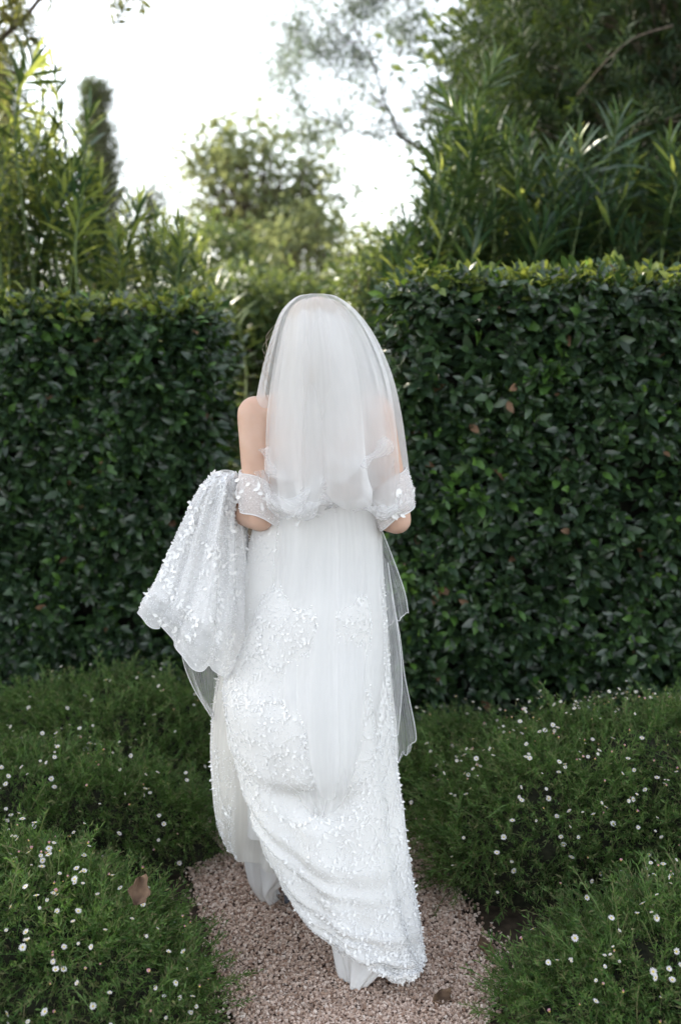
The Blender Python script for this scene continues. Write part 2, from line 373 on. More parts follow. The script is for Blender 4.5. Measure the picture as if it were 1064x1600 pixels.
def hedge(label, lo, hi, nsprig, seed, tip, xdist):
    r = np.random.default_rng(seed)
    lo, hi = np.array(lo, float), np.array(hi, float)
    root = link('clipped_hedge', None, label=label, cat='hedge', loc=((lo[0] + hi[0]) / 2, (lo[1] + hi[1]) / 2, 0))
    off = np.array(root.location)
    rad = .10
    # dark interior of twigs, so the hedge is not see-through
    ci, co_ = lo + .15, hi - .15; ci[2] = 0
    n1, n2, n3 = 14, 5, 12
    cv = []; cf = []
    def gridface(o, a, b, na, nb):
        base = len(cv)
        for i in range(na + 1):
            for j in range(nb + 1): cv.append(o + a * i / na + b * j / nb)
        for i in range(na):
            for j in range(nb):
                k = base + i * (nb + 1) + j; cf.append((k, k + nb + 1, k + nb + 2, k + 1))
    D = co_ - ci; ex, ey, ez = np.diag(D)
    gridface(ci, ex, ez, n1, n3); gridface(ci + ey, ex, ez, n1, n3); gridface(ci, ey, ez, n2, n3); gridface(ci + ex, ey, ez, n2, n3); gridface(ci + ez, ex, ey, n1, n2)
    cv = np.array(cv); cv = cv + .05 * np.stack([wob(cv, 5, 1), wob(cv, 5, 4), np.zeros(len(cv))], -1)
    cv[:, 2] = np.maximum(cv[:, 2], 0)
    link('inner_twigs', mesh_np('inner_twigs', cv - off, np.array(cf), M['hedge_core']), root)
    # sprigs on the rounded box
    S = hi - lo
    areas = np.array([S[0] * S[2] * 1.0, S[1] * S[2], S[1] * S[2], S[0] * S[1], S[0] * S[2] * .35])
    face = r.choice(5, nsprig, p=areas / areas.sum())
    p = lo + r.random((nsprig, 3)) * S
    xs = r.random(nsprig); p[:, 0] = np.interp(xs, [0, xdist[2], 1] if xdist[0] < 0 else [0, xdist[2], 1], [lo[0], xdist[1], hi[0]])
    p[face == 0, 1] = lo[1]; p[face == 1, 0] = lo[0]; p[face == 2, 0] = hi[0]; p[face == 3, 2] = hi[2]; p[face == 4, 1] = hi[1]
    depth = np.abs(r.normal(0, .045, nsprig)).clip(0, .14)
    ilo, ihi = lo + rad, hi - rad
    q = np.clip(p, ilo, ihi); q[:, 2] = np.minimum(p[:, 2], ihi[2])
    n = nrm(p - q)
    p = q + n * (rad - depth + .045 * wob(p, 4.5, seed) + .02 * wob(p, 13, seed + 2))[:, None]
    shoot = nrm(n + np.array([0, 0, .55]) + r.normal(0, .45, (nsprig, 3)))
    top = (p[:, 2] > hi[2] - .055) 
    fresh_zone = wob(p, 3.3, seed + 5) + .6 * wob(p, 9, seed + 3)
    Ps, Ds, Ns, Sc, Mi = [], [], [], [], []
    nl = 7
    for i in range(nl):
        ph = i * 2.4 + r.random(nsprig) * .8
        ref = np.where(np.abs(shoot[:, 2:3]) < .9, np.array([[0, 0, 1.0]]), np.array([[1.0, 0, 0]]))
        a = nrm(np.cross(shoot, ref)); b = np.cross(shoot, a)
        radial = np.cos(ph)[:, None] * a + np.sin(ph)[:, None] * b
        spread = np.interp(i, [0, nl - 1], [1.15, .45]) + r.normal(0, .15, nsprig)
        d = nrm(shoot * np.cos(spread)[:, None] + radial * np.sin(spread)[:, None] - np.array([0, 0, .12]))
        nn = nrm(shoot * np.sin(spread)[:, None] - radial * np.cos(spread)[:, None] + np.array([0, -.15, .35]) + r.normal(0, .25, (nsprig, 3)))
        Ps.append(p + shoot * (.012 * i - .02)); Ds.append(d); Ns.append(nn)
        Sc.append(r.uniform(.42, 1.15, nsprig) * np.interp(i, [0, nl - 1], [1.05, .75]))
        u = r.random(nsprig)
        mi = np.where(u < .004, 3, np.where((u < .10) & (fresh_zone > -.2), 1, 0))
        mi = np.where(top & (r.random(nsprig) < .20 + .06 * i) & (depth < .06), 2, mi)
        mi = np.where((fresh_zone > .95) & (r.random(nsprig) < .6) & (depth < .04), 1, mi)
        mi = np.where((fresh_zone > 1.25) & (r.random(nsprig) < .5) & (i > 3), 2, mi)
        Mi.append(mi)
    Ps, Ds, Ns, Sc, Mi = map(np.concatenate, (Ps, Ds, Ns, Sc, Mi))
    dep = np.tile(depth, nl)
    # young shoots standing up out of the clipped top
    keys = ['hedge', 'hedge_fresh', 'hedge_young', 'hedge_dead']
    Mm = frames(Ds, Ns, Sc)
    px, py, f = project(Ps)
    front = (Ps[:, 1] < lo[1] + .07) & (px > 5) & (px < 1059) & (py < 1070) & ~((px > 370) & (px < 640) & (py > 470)) & ~((px > 225) & (px < 400) & (py > 740))
    score = np.where(front, Sc - dep * 8 - (Ps[:, 1] - lo[1]) * 4 + .15 * r.random(len(Sc)), -9)
    pick = np.argsort(-score)[:300]
    rest = np.ones(len(Sc), bool); rest[pick] = False
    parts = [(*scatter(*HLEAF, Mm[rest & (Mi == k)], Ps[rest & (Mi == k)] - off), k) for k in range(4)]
    # visible twigs between the leaves
    for i in r.choice(nsprig, 350, replace=False):
        if depth[i] > .06: continue
        a_ = p[i] - off; v_, f_ = tube([a_ - n[i] * .12 - shoot[i] * .02, a_ - shoot[i] * .02, a_ + shoot[i] * .07], [.003, .0022, .001], 4, False); parts.append((v_, f_, 4))
    for k in range(tip[0]):
        x = r.uniform(*tip[1]); b0 = np.array([x, lo[1] + r.uniform(.02, .25), hi[2] - .03]); h = r.uniform(*tip[2])
        pts = smooth_path([b0, b0 + [r.normal(0, .01), 0, h * .5], b0 + [r.normal(0, .03), r.normal(0, .02), h]], 6)
        v_, f_ = tube(pts, np.linspace(.0025, .001, 6), 4); parts.append((v_ - off, f_, 4))
        m_ = 9; tt = np.linspace(.3, 1, m_); pp = np.array([pts[int(t * 5)] for t in tt]); ang = np.arange(m_) * 2.4
        dd = nrm(np.stack([np.cos(ang), np.sin(ang), .7 + 0 * ang], -1)); 
        v_, f_ = scatter(*HLEAF, frames(dd, np.array([0, 0, 1.0]) - dd * .3 + r.normal(0, .1, (m_, 3)), r.uniform(.5, .85, m_)), pp - off); parts.append((v_, f_, 2))
    Vv, Ff, mi = join(parts)
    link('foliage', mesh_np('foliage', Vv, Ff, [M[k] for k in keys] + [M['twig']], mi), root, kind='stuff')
    from mathutils import Matrix
    for i in pick:
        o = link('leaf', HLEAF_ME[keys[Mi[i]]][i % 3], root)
        mm = Matrix([[*Mm[i][0], Ps[i][0] - off[0]], [*Mm[i][1], Ps[i][1] - off[1]], [*Mm[i][2], Ps[i][2] - off[2]], [0, 0, 0, 1]])
        o.matrix_local = mm
    return root

zl = P(200, 484, 3.9)[2]; zr = P(800, 438, 3.6)[2]
xl = P(332, 700, 3.9)[0]; xr = P(612, 700, 3.6)[0]
hedge('tall clipped dark green hedge left of the bride', (-4.3, 3.9, 0), (xl, 4.5, zl), 6200, 3, (10, (-1.1, -.5), (.02, .07)), (-1, -1.6, .36))
hedge('tall clipped dark green hedge right of the bride, the higher of the two', (xr, 3.6, 0), (3.3, 4.25, zr), 6000, 8, (14, (.25, 1.2), (.03, .10)), (1, 1.5, .72))

# ------------------------------------------------------------------ long-leaved shrubs behind the hedges
from mathutils import Matrix
OLEAF = leaf_proto(.15, .019, .25, .16, (.2, .5, .8), (.75, 1, .6))
OL_ME = [mesh_np('leaf', *leaf_proto(.15, .019, .25, c, (.2, .5, .8), (.75, 1, .6)), M['oleander']) for c in (.08, .2, .32)]

def oleander(name, label, stems, seed, lit, nparts):
    """stems: list of (base xyz, tip xyz, leaf scale)"""
    r = np.random.default_rng(seed)
    c = np.mean([s[0] for s in stems], axis=0); c[2] = 0
    root = link(name, None, label=label, cat='shrub', loc=tuple(c))
    parts = []; Ps, Ds, Ns, Sc, Mi = [], [], [], [], []
    for b, t, sc in stems:
        b = np.array(b, float); t = np.array(t, float); L = np.linalg.norm(t - b)
        mid = (b + t) / 2 + np.array([0, 0, .10 * L]) + r.normal(0, .07, 3) * L
        pts = smooth_path([b, mid, t], 14)
        v_, f_ = tube(pts, np.linspace(.009, .003, 14) * (.6 + .4 * L), 5); parts.append((v_ - c, f_, 2))
        nw = max(6, int(L / .058)); ph0 = r.random() * 6
        for k in range(nw):
            s = .22 + .78 * k / (nw - 1); x = s * 13; i = min(int(x), 12); pt = pts[i] + (pts[i + 1] - pts[i]) * (x - i)
            ax = nrm(pts[min(i + 1, 13)] - pts[i]); a = nrm(np.cross(ax, [.3, .5, .2])); bb = np.cross(ax, a)
            for w in range(3):
                ph = ph0 + k * 1.05 + w * 2.094 + r.normal(0, .2)
                rad = np.cos(ph) * a + np.sin(ph) * bb
                sp = np.interp(s, [.2, .8, 1], [1.45, 1.0, .45]) + r.normal(0, .15)
                d = ax * math.cos(sp) + rad * math.sin(sp)
                Ps.append(pt); Ds.append(d); Ns.append(ax * math.sin(sp) - rad * math.cos(sp) + r.normal(0, .2, 3))
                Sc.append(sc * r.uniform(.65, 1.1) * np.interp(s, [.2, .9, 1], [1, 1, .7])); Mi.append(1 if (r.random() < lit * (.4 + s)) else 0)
    Ps, Ds, Ns, Sc, Mi = map(np.array, (Ps, Ds, Ns, Sc, Mi))
    Mm = frames(nrm(Ds), Ns, Sc)
    px, py, f = project(Ps)
    vis = (px > 0) & (px < 1064) & (py > 0) & (py < 420)
    pick = np.argsort(-np.where(vis & (Mi == 0), Sc / f, -1))[:nparts]
    rest = np.ones(len(Sc), bool); rest[pick] = False
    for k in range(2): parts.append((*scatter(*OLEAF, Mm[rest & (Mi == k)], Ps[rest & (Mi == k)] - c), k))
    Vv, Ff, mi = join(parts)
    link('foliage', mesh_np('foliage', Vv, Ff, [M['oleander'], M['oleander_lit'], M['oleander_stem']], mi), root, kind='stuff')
    for i in pick:
        o = link('leaf', OL_ME[i % 3], root)
        q = Ps[i] - c
        o.matrix_local = Matrix([[*Mm[i][0], q[0]], [*Mm[i][1], q[1]], [*Mm[i][2], q[2]], [0, 0, 0, 1]])
    return root

def stems_for(outline, Yr, n, seed, base_spread=.35, sc=(.8, 1.1), zmin=.3):
    """stems whose tips fill the area under a skyline of (px, py) points"""
    r = np.random.default_rng(seed); out = []
    ox, oy = np.array(outline, float).T
    for k in range(n):
        px = r.uniform(ox[0], ox[-1]); ty = np.interp(px, ox, oy)
        py = ty + (r.random() ** 1.3) * (440 - ty) * .8; Y = r.uniform(*Yr)
        t = P(px, py, Y); b = np.array([t[0] + r.normal(0, base_spread) * .5, Y + r.normal(0, .12), 0.05])
        L = t[2] - b[2]
        s = max(.0, t[2] - r.uniform(.9, 1.5)); bb = b.copy(); bb[2] = max(.05, s * .6)
        out.append((bb, t, r.uniform(*sc)))
    return out

sl = stems_for([(-260, 60), (-60, 150), (40, 170), (60, 110), (88, 170), (105, 270), (140, 250), (175, 300), (230, 320), (290, 360), (325, 400)], (4.95, 5.9), 125, 21, sc=(.85, 1.3))
sl += [(np.array([*P(75, 460, 5.2)[:2], 1.2]), P(52, 92, 5.2), 1.4), (np.array([*P(90, 460, 5.3)[:2], 1.2]), P(85, 105, 5.3), 1.2), (np.array([*P(120, 460, 5.1)[:2], 1.2]), P(140, 175, 5.1), 1.3)]
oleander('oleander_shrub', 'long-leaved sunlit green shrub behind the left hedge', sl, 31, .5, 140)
sr = stems_for([(615, 400), (660, 300), (690, 215), (720, 170), (790, 190), (850, 230), (960, 200), (1064, 230), (1300, 150)], (4.7, 5.8), 170, 22, sc=(1.1, 1.6))
sr += [(np.array([*P(760, 470, 4.9)[:2], 1.3]), P(700, 160, 4.9), 1.4), (np.array([*P(790, 470, 5.2)[:2], 1.3]), P(775, 95, 5.2), 1.4), (np.array([*P(950, 470, 4.9)[:2], 1.3]), P(965, 190, 4.9), 1.5)]
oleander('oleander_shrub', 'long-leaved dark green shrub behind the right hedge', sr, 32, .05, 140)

# ------------------------------------------------------------------ trees
def limb(a, b, r0, r1, r, bend=.12, n=7, seg=5):
    a = np.array(a, float); b = np.array(b, float); L = np.linalg.norm(b - a)
    m1 = a + (b - a) * .35 + r.normal(0, bend, 3) * L * .6 + [0, 0, .06 * L]; m2 = a + (b - a) * .7 + r.normal(0, bend, 3) * L * .5 + [0, 0, .06 * L]
    pts = smooth_path([a, m1, m2, b], n)
    return pts, tube(pts, np.linspace(r0, r1, n), seg)

def tree(name, label, base, crown_c, crown_r, ncl, nlf, mat, leaf=(.06, .025), spread=.16, trunk_r=.08, seed=0, narrow=False, up=0.1, hang=0.0, split=.45, twigs=True, group=None, shell=.45, cat='tree'):
    r = np.random.default_rng(seed); base = np.array(base, float); cc = np.array(crown_c, float); cr = np.array(crown_r, float)
    root = link(name, None, label=label, cat=cat, loc=tuple(base), group=group)
    fork = base + (cc - base) * split; fork[2] = base[2] + (cc[2] - cr[2] * .7 - base[2]) * .9
    if narrow: fork = cc + [0, 0, cr[2] * .9]
    tp, tv = limb(base, fork, trunk_r, trunk_r * (.65 if not narrow else .2), r, .04, 9, 8)
    link('trunk', mesh_np('trunk', tv[0] - base, tv[1], M['bark']), root)
    u = nrm(r.normal(size=(ncl, 3))); rr = (shell + (1 - shell) * r.random(ncl)) [:, None]
    c = cc + u * rr * cr
    if narrow:
        t = r.random(ncl); w = (1 - t) ** .7 * (.25 + .75 * np.minimum(1, t * 6 + .3)); a = r.random(ncl) * 6.28; q = np.sqrt(r.random(ncl))
        c = np.stack([cc[0] + cr[0] * w * q * np.cos(a), cc[1] + cr[1] * w * q * np.sin(a), cc[2] - cr[2] + 2 * cr[2] * t], -1)
    bp = []
    for i in range(ncl):
        if narrow:
            zz = max(base[2] + .2, c[i][2] - .3); k = np.interp(zz, tp[:, 2], np.arange(len(tp))); s = tp[int(min(k, len(tp) - 1))]
        else:
            s = tp[-1 - (i % 3)]
        r0 = trunk_r * r.uniform(.15, .38)
        lp_, lv = limb(s, c[i], r0, .003, r, .10, 8, 4); bp.append((*lv, 0))
        if twigs:
            for _ in range(3):
                j = r.integers(3, 7); q2 = lp_[j] + r.normal(0, 1, 3) * spread * 1.6
                bp.append((*limb(lp_[j], q2, r0 * .3, .002, r, .1, 5, 3)[1], 0))
    bv, bf, _ = join(bp)
    link('branches', mesh_np('branches', bv - base, bf, M['bark']), root, kind='stuff')
    n = ncl * nlf
    ctr = np.repeat(c, nlf, 0); o = r.normal(0, spread, (n, 3)) * [1, 1, .75]; 
    if hang: o[:, 2] -= hang * np.abs(r.normal(0, 1, n)) * spread
    pos = ctr + o
    d = nrm(o + r.normal(0, spread, (n, 3)) + [0, 0, up * spread]); nn = r.normal(0, .6, (n, 3)) + [0, 0, .8]
    Lv = leaf_small(leaf[0], leaf[1])
    vv, ff = scatter(*Lv, frames(d, nn, r.uniform(.6, 1.2, n)), pos)
    link('crown', mesh_np('crown', vv - base, ff, M[mat]), root, kind='stuff')
    return root

def gp(px, Y): return np.array([(px - 532) * Y / (FPX * .98), Y, 0.0])
# round tree in the middle of the background
Y = 15.0
tree('round_crowned_tree', 'small tree with a round airy crown, straight behind the gap between the hedges', gp(425, Y), P(408, 305, Y), (1.45, 1.1, 1.22), 230, 22, 'crown', (.13, .07), .11, .09, 41, shell=.42)
# undergrowth below it
tree('garden_bush', 'yellow-green bush below the round-crowned tree', gp(350, 11), P(345, 440, 11), (.75, .6, .60), 50, 45, 'bushgreen', (.10, .05), .13, .04, 43, cat='bush')
tree('garden_bush', 'tall bush seen just above the veil', gp(475, 12.5), P(475, 415, 12.5), (.75, .7, .80), 60, 34, 'crown', (.11, .06), .14, .05, 44, cat='bush')
tree('garden_bush', 'green bush filling the gap between the hedges', gp(405, 8.0), P(408, 610, 8.0), (.65, .5, .95), 90, 220, 'bushgreen', (.07, .035), .13, .04, 45, cat='bush')
tree('garden_bush', 'pale sparse bush right of the veil above the hedge corner', gp(585, 10.5), P(585, 425, 10.5), (.55, .5, .50), 44, 34, 'crown', (.09, .045), .13, .04, 46, cat='bush')
tree('garden_bush', 'bright green bush at the inner end of the right hedge', gp(600, 5.6), P(600, 470, 5.6), (.22, .3, .35), 22, 70, 'bushgreen', (.06, .028), .09, .02, 47, cat='bush')
# narrow cypress
tree('cypress_tree', 'narrow brownish cypress rising behind the left shrub', gp(162, 17), P(158, 350, 17) - [0, 0, .85], (.85, .85, 2.95), 340, 70, 'cypress', (.09, .03), .13, .12, 48, narrow=True, up=3.0, twigs=False)
tree('cypress_tree', 'second cypress at the left edge, mostly hidden by the shrub', gp(25, 15), P(15, 320, 15) - [0, 0, .6], (.8, .8, 2.6), 260, 60, 'cypress', (.09, .03), .15, .12, 49, narrow=True, up=3.0, twigs=False)
tree('low_conifer', 'low dark conifer tip between the cypress and the round-crowned tree', gp(240, 16), P(240, 400, 16) - [0, 0, .3], (.6, .6, 1.4), 70, 60, 'cypress', (.09, .03), .16, .08, 50, narrow=True, up=1.0, twigs=False)

# tree standing outside the frame on the left: sprays reach the top left corner; unseen crown enlarged to keep the sun off the path
def left_tree():
    r = np.random.default_rng(61)
    root = tree('olive_tree', 'tree reaching into the top left corner with thin leafy branches', (-4.4, 5.3, 0), (-4.4, 4.8, 3.35), (2.2, 1.2, 2.0), 190, 240, 'olive', (.075, .026), .21, .14, 61, shell=.2)
    base = np.array([-4.4, 5.3, 0]); Yb = 6.0
    bp = []; lv = []
    def twig(pts, r0, r1, leaves, ls=1.0):
        pts = np.array([P(x, y, Yb + d) for x, y, d in pts]); pp = smooth_path(pts, 24); bp.append((*tube(pp - base, np.linspace(r0, r1, 24), 5), 0))
        for t in leaves:
            x = t * 22; i = int(x); p0 = pp[i] + (pp[i + 1] - pp[i]) * (x - i); ax = nrm(pp[i + 1] - pp[i])
            for s in (-1, 1):
                d = nrm(ax * .7 + s * nrm(np.cross(ax, r.normal(size=3))) ); lv.append((p0, d, r.uniform(.7, 1.2) * ls))
    twig([(-140, 190, .3), (0, 62, 0), (35, 32, 0), (68, -8, 0)], .016, .012, [])
    twig([(-120, 150, .3), (0, 116, 0), (60, 118, .05), (95, 108, .05), (140, 85, .1), (170, 52, .1), (190, 20, .1), (207, -12, .1)], .009, .003, np.linspace(.80, 1, 16), 1.0)
    twig([(95, 108, .05), (105, 130, .1), (85, 135, .1)], .003, .0015, [.6, .9], .6)
    twig([(68, -8, 0), (82, 10, .05), (75, 50, .1), (48, 85, .1)], .004, .002, np.linspace(.0, .4, 6), .7)
    twig([(150, -25, .1), (172, 5, .1), (180, 8, .1)], .004, .002, np.linspace(.3, 1, 8), .8)
    twig([(207, -12, .1), (222, 5, .1), (226, 12, .1)], .003, .002, np.linspace(.2, 1, 8), .9)
    for k in range(110):   # leafy sprays in the corner
        a = ((r.uniform(-60, 45), r.uniform(-40, 70), r.uniform(-.2, .4)) if k < 70 else (r.uniform(-60, 10), r.uniform(60, 230), r.uniform(.2, .6))); b = (a[0] + r.normal(12, 18), a[1] + r.normal(22, 18), a[2])
        twig([(a[0] - 20, a[1] - 15, a[2]), a, b], .003, .0015, np.linspace(.3, 1, 9), .8)
    v, f, _ = join(bp)
    link('branches', mesh_np('branches', v, f, M['bark']), root, kind='stuff')
    p0, d, s = zip(*lv)
    vv, ff = scatter(*leaf_small(.075, .021), frames(np.array(d), r.normal(0, .5, (len(d), 3)) + [0, 0, .8], np.array(s)), np.array(p0) - base)
    link('leaf_sprays', mesh_np('leaf_sprays', vv, ff, M['olive']), root, kind='stuff')
left_tree()

# airy tree: thin dark branch coming in from the right with wisps of leaves
def airy_tree():
    r = np.random.default_rng(71); Yb = 9.0; base = np.array([P(900, 500, 9.3)[0], 9.3, 0.0])
    root = link('airy_tree', None, label='feathery thin-leaved tree against the white sky above the veil', cat='tree', loc=tuple(base))
    trunk = smooth_path([base, base + [-.1, 0, 1.2], P(800, 330, 9.2), P(690, 250, 9.0)], 16)
    link('trunk', mesh_np('trunk', *(lambda t: (t[0] - base, t[1]))(tube(trunk, np.linspace(.09, .022, 16), 8)), M['bark']), root)
    bp = []; pts_all = []
    def br(ctrl, r0, r1, n=18, depth=0):
        pp = smooth_path(np.array(ctrl), n); bp.append((*tube(pp - base, np.linspace(r0, r1, n), 4), 0)); pts_all.append(pp)
        if depth < 2:
            for k in range(7 if depth == 0 else 5):
                i = r.integers(int(n * .2), n - 1); ax = nrm(pp[min(i + 1, n - 1)] - pp[i - 1]); L = r.uniform(.25, .62) * (1 if depth == 0 else .6)
                d = nrm(ax * .6 + r.normal(0, .6, 3) + [0, 0, .3]); e = pp[i] + d * L
                br([pp[i], pp[i] + d * L * .5 + r.normal(0, .05, 3), e + r.normal(0, .06, 3)], r0 * .32, .0015, 9, depth + 1)
    Q = lambda x, y, dd=0: P(x, y, Yb + dd)
    br([Q(690, 250), Q(655, 232), Q(622, 210), Q(612, 180), Q(598, 150), Q(585, 100), Q(560, 55), Q(545, 10)], .022, .004)
    br([Q(622, 210), Q(585, 212), Q(545, 205), Q(520, 220), Q(495, 235)], .008, .002)
    br([Q(612, 180), Q(570, 140, .2), Q(530, 120, .2), Q(490, 118, .2), Q(450, 110, .2)], .009, .002)
    br([Q(585, 100), Q(540, 60, -.2), Q(510, 30, -.2), Q(480, 20, -.2)], .008, .002)
    br([Q(598, 150), Q(620, 95, .3), Q(632, 50, .3), Q(640, 0, .3), Q(640, -60, .3)], .008, .002)
    br([Q(655, 232), Q(665, 170, -.3), Q(668, 120, -.3), Q(650, 60, -.3)], .008, .002)
    br([Q(560, 55), Q(575, 10, .1), Q(585, -40, .1), Q(590, -90, .1)], .006, .002)
    br([Q(530, 120, .2), Q(500, 85, .2), Q(470, 65, .2), Q(440, 75, .2)], .006, .002)
    br([Q(545, 205), Q(505, 185), Q(465, 165), Q(430, 140)], .006, .002)
    br([Q(560, 55), Q(525, 10, .2), Q(500, -20, .2), Q(470, -40, .2)], .006, .002)
    v, f, _ = join(bp)
    link('branches', mesh_np('branches', v, f, M['bark']), root, kind='stuff')
    tw = np.concatenate([p for p in pts_all if len(p) == 9]); n = 34000
    pos = tw[r.integers(0, len(tw), n)] + r.normal(0, .07, (n, 3)); dens = wob(pos, 3.0, 2) + .8 * wob(pos, 7, 5); pos = pos[dens > r.uniform(-.6, .9, n)]; n = len(pos)
    vv, ff = scatter(*leaf_small(.06, .011), frames(r.normal(0, 1, (n, 3)) + [0, 0, -.6], r.normal(0, 1, (n, 3)), r.uniform(.6, 1.2, n)), pos - base)
    link('crown', mesh_np('crown', vv, ff, M['airy']), root, kind='stuff')
airy_tree()

# big dark fine-leaved tree, top right
def dark_tree():
    r = np.random.default_rng(81); base = np.array([2.6, 7.2, 0.0])
    root = link('bottlebrush_tree', None, label='large dark fine-leaved tree filling the top right corner', cat='tree', loc=tuple(base))
    trunk = smooth_path([base, base + [-.1, -.1, 1.5], base + [-.2, -.3, 3.0], base + [-.1, -.5, 4.6]], 14)
    link('trunk', mesh_np('trunk', *(lambda t: (t[0] - base, t[1]))(tube(trunk, np.linspace(.16, .05, 14), 8)), M['bark']), root)
    bp = []; shoots = []
    # clusters fill a sky-line seen from the path
    ox, oy = np.array([(700, 150), (740, 60), (760, 110), (790, 30), (830, -60), (900, -200), (1400, -300)], float).T
    n = 520
    for k in range(n):
        px = r.uniform(770, 1330) if k > 60 else r.uniform(735, 830)
        ty = np.interp(px, ox, oy); py = ty + r.random() * (330 - ty); Y = r.uniform(5.9, 8.0) 
        c = P(px, py, Y)
        if k % 3 == 0:
            s = trunk[np.clip(int((c[2] - .8) / 4.6 * 13), 2, 13)]; bp.append((*limb(s, c, .018, .003, r, .08, 7, 4)[1][:2], 0))
        for _ in range(9):
            st = c + r.normal(0, .14, 3); d = nrm(r.normal(0, 1, 3) + [0, -.2, .5]); shoots.append((st, d, r.uniform(.14, .26)))
    for x0, y0, x1, y1 in [(1064, 180, 960, 225), (1064, 262, 1010, 290), (990, 60, 900, 150), (1064, 190, 980, 200), (950, 330, 880, 400)]:
        pp = smooth_path([P(x0 + 60, y0 - 20, 5.7), P(x0, y0, 5.6), P((x0 + x1) / 2, (y0 + y1) / 2 - 8, 5.5), P(x1, y1, 5.5)], 12); bp.append((*tube(pp, np.linspace(.006, .002, 12), 4), 0))
        for q in pp[4:]: shoots.append((q, nrm(r.normal(0, 1, 3) + [0, 0, .4]), .15))
    v, f, _ = join(bp)
    link('branches', mesh_np('branches', v - base, f, M['bark']), root, kind='stuff')
    st, d, L = map(np.array, zip(*shoots)); m = len(st); nl = 16
    a = nrm(np.cross(d, r.normal(0, 1, (m, 3)))); b = np.cross(d, a)
    Pp, Dd, Nn = [], [], []
    for i in range(nl):
        t = (i + .5) / nl; ph = i * 2.4
        rad = math.cos(ph) * a + math.sin(ph) * b
        Pp.append(st + d * (L * t)[:, None]); Dd.append(d * .75 + rad * .66); Nn.append(d * .7 - rad * .7)
    Pp, Dd, Nn = map(np.concatenate, (Pp, Dd, Nn))
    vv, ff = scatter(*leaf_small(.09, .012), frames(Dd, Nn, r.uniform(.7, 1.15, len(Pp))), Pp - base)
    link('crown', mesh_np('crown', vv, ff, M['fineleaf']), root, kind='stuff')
dark_tree()
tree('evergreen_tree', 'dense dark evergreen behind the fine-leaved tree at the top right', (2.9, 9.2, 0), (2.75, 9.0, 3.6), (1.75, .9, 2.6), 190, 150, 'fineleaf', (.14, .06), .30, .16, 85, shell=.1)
tree('evergreen_tree', 'yellow-green evergreen glimpsed between the shrub and the dark tree', (1.45, 8.6, 0), (1.55, 8.4, 2.9), (.75, .7, 1.5), 70, 110, 'bushgreen', (.11, .05), .22, .09, 86, shell=.2)

# ------------------------------------------------------------------ daisy mounds
def stem_proto(r, L, nleaf, droop):
    n = 6; t = np.linspace(0, 1, n)
    b = r.normal(0, .16, 2)
    pts = np.stack([b[0] * L * t ** 2, L * t * (1 - .15 * t), -droop * L * t ** 2 + b[1] * L * t * .5], -1)
    w = .001
    v = []; f = []
    for i in range(n):
        v += [pts[i] + [-w, 0, 0], pts[i] + [w, 0, .0005]]
        if i: k = 2 * i; f += [(k - 2, k - 1, k + 1), (k - 2, k + 1, k)]
    V0, F0 = np.array(v), np.array(f)
    tt = r.uniform(.15, 1, nleaf); pp = np.stack([np.interp(tt, t, pts[:, j]) for j in range(3)], -1)
    ang = np.arange(nleaf) * 2.4 + r.random(nleaf); sp = np.interp(tt, [0, 1], [1.2, .6])
    d = np.stack([np.cos(ang) * np.sin(sp), np.cos(sp), np.sin(ang) * np.sin(sp)], -1)
    lv = np.array([(0, 0, 0), (-.5, .5, .15), (.5, .5, .15), (0, 1, -.1)], float); lf = np.array([(0, 2, 1), (1, 2, 3)])
    s = r.uniform(.010, .020, nleaf); S = np.stack([np.full(nleaf, .0034) * r.uniform(.7, 1.2, nleaf), s, s], -1)
    V1, F1 = scatter(lv, lf, frames(d, r.normal(0, .4, (nleaf, 3)) + [0, -.2, 1], S), pp)
    return join([(V0, F0, 0), (V1, F1, 0)])[:2]

_r = np.random.default_rng(91)
STEMS = [stem_proto(_r, _r.uniform(.09, .17), 22, _r.uniform(-.1, .35)) for _ in range(12)]

def flower_mesh(kind):
    r = np.random.default_rng(100 + kind)
    parts = []
    n = 15; ang = np.arange(n) * 2 * np.pi / n + r.normal(0, .08, n)
    el = {0: .15, 1: .95, 2: 1.25, 3: .45}[kind]
    d = np.stack([np.cos(ang) * math.cos(el), np.sin(ang) * math.cos(el), np.full(n, math.sin(el))], -1)
    pv_ = np.array([(-.25, 0, 0), (.25, 0, 0), (.5, .65, .1), (0, 1, 0), (-.5, .65, .1)], float); pf_ = np.array([(0, 1, 2), (0, 2, 4), (4, 2, 3)])
    Lp = {0: .0085, 1: .007, 2: .006, 3: .0085}[kind]
    S = np.stack([np.full(n, .0034), Lp * r.uniform(.85, 1.1, n), np.full(n, .004)], -1)
    nn = np.tile([0, 0, 1.0], (n, 1)) - d * .2
    parts.append((*scatter(pv_, pf_, frames(d, nn, S), d * [.002, .002, .0] + [0, 0, .001]), 0))
    cv = IV * [.0034, .0034, .0022] + [0, 0, .0015]
    parts.append((cv, IF, 1))
    L = r.uniform(.06, .09); pts = smooth_path([(0, 0, 0), (.004, .002, -L * .4), (.018, -.006, -L)], 5)
    parts.append((*tube(pts, [.0007] * 5, 3, False), 2))
    v, f, mi = join(parts)
    return mesh_np('flower', v, f, [M['petal'] if kind in (0, 3) else M['petal_pink'], M['disc'], M['flower_stem']], mi)
FLOWERS = [flower_mesh(k) for k in range(4)]

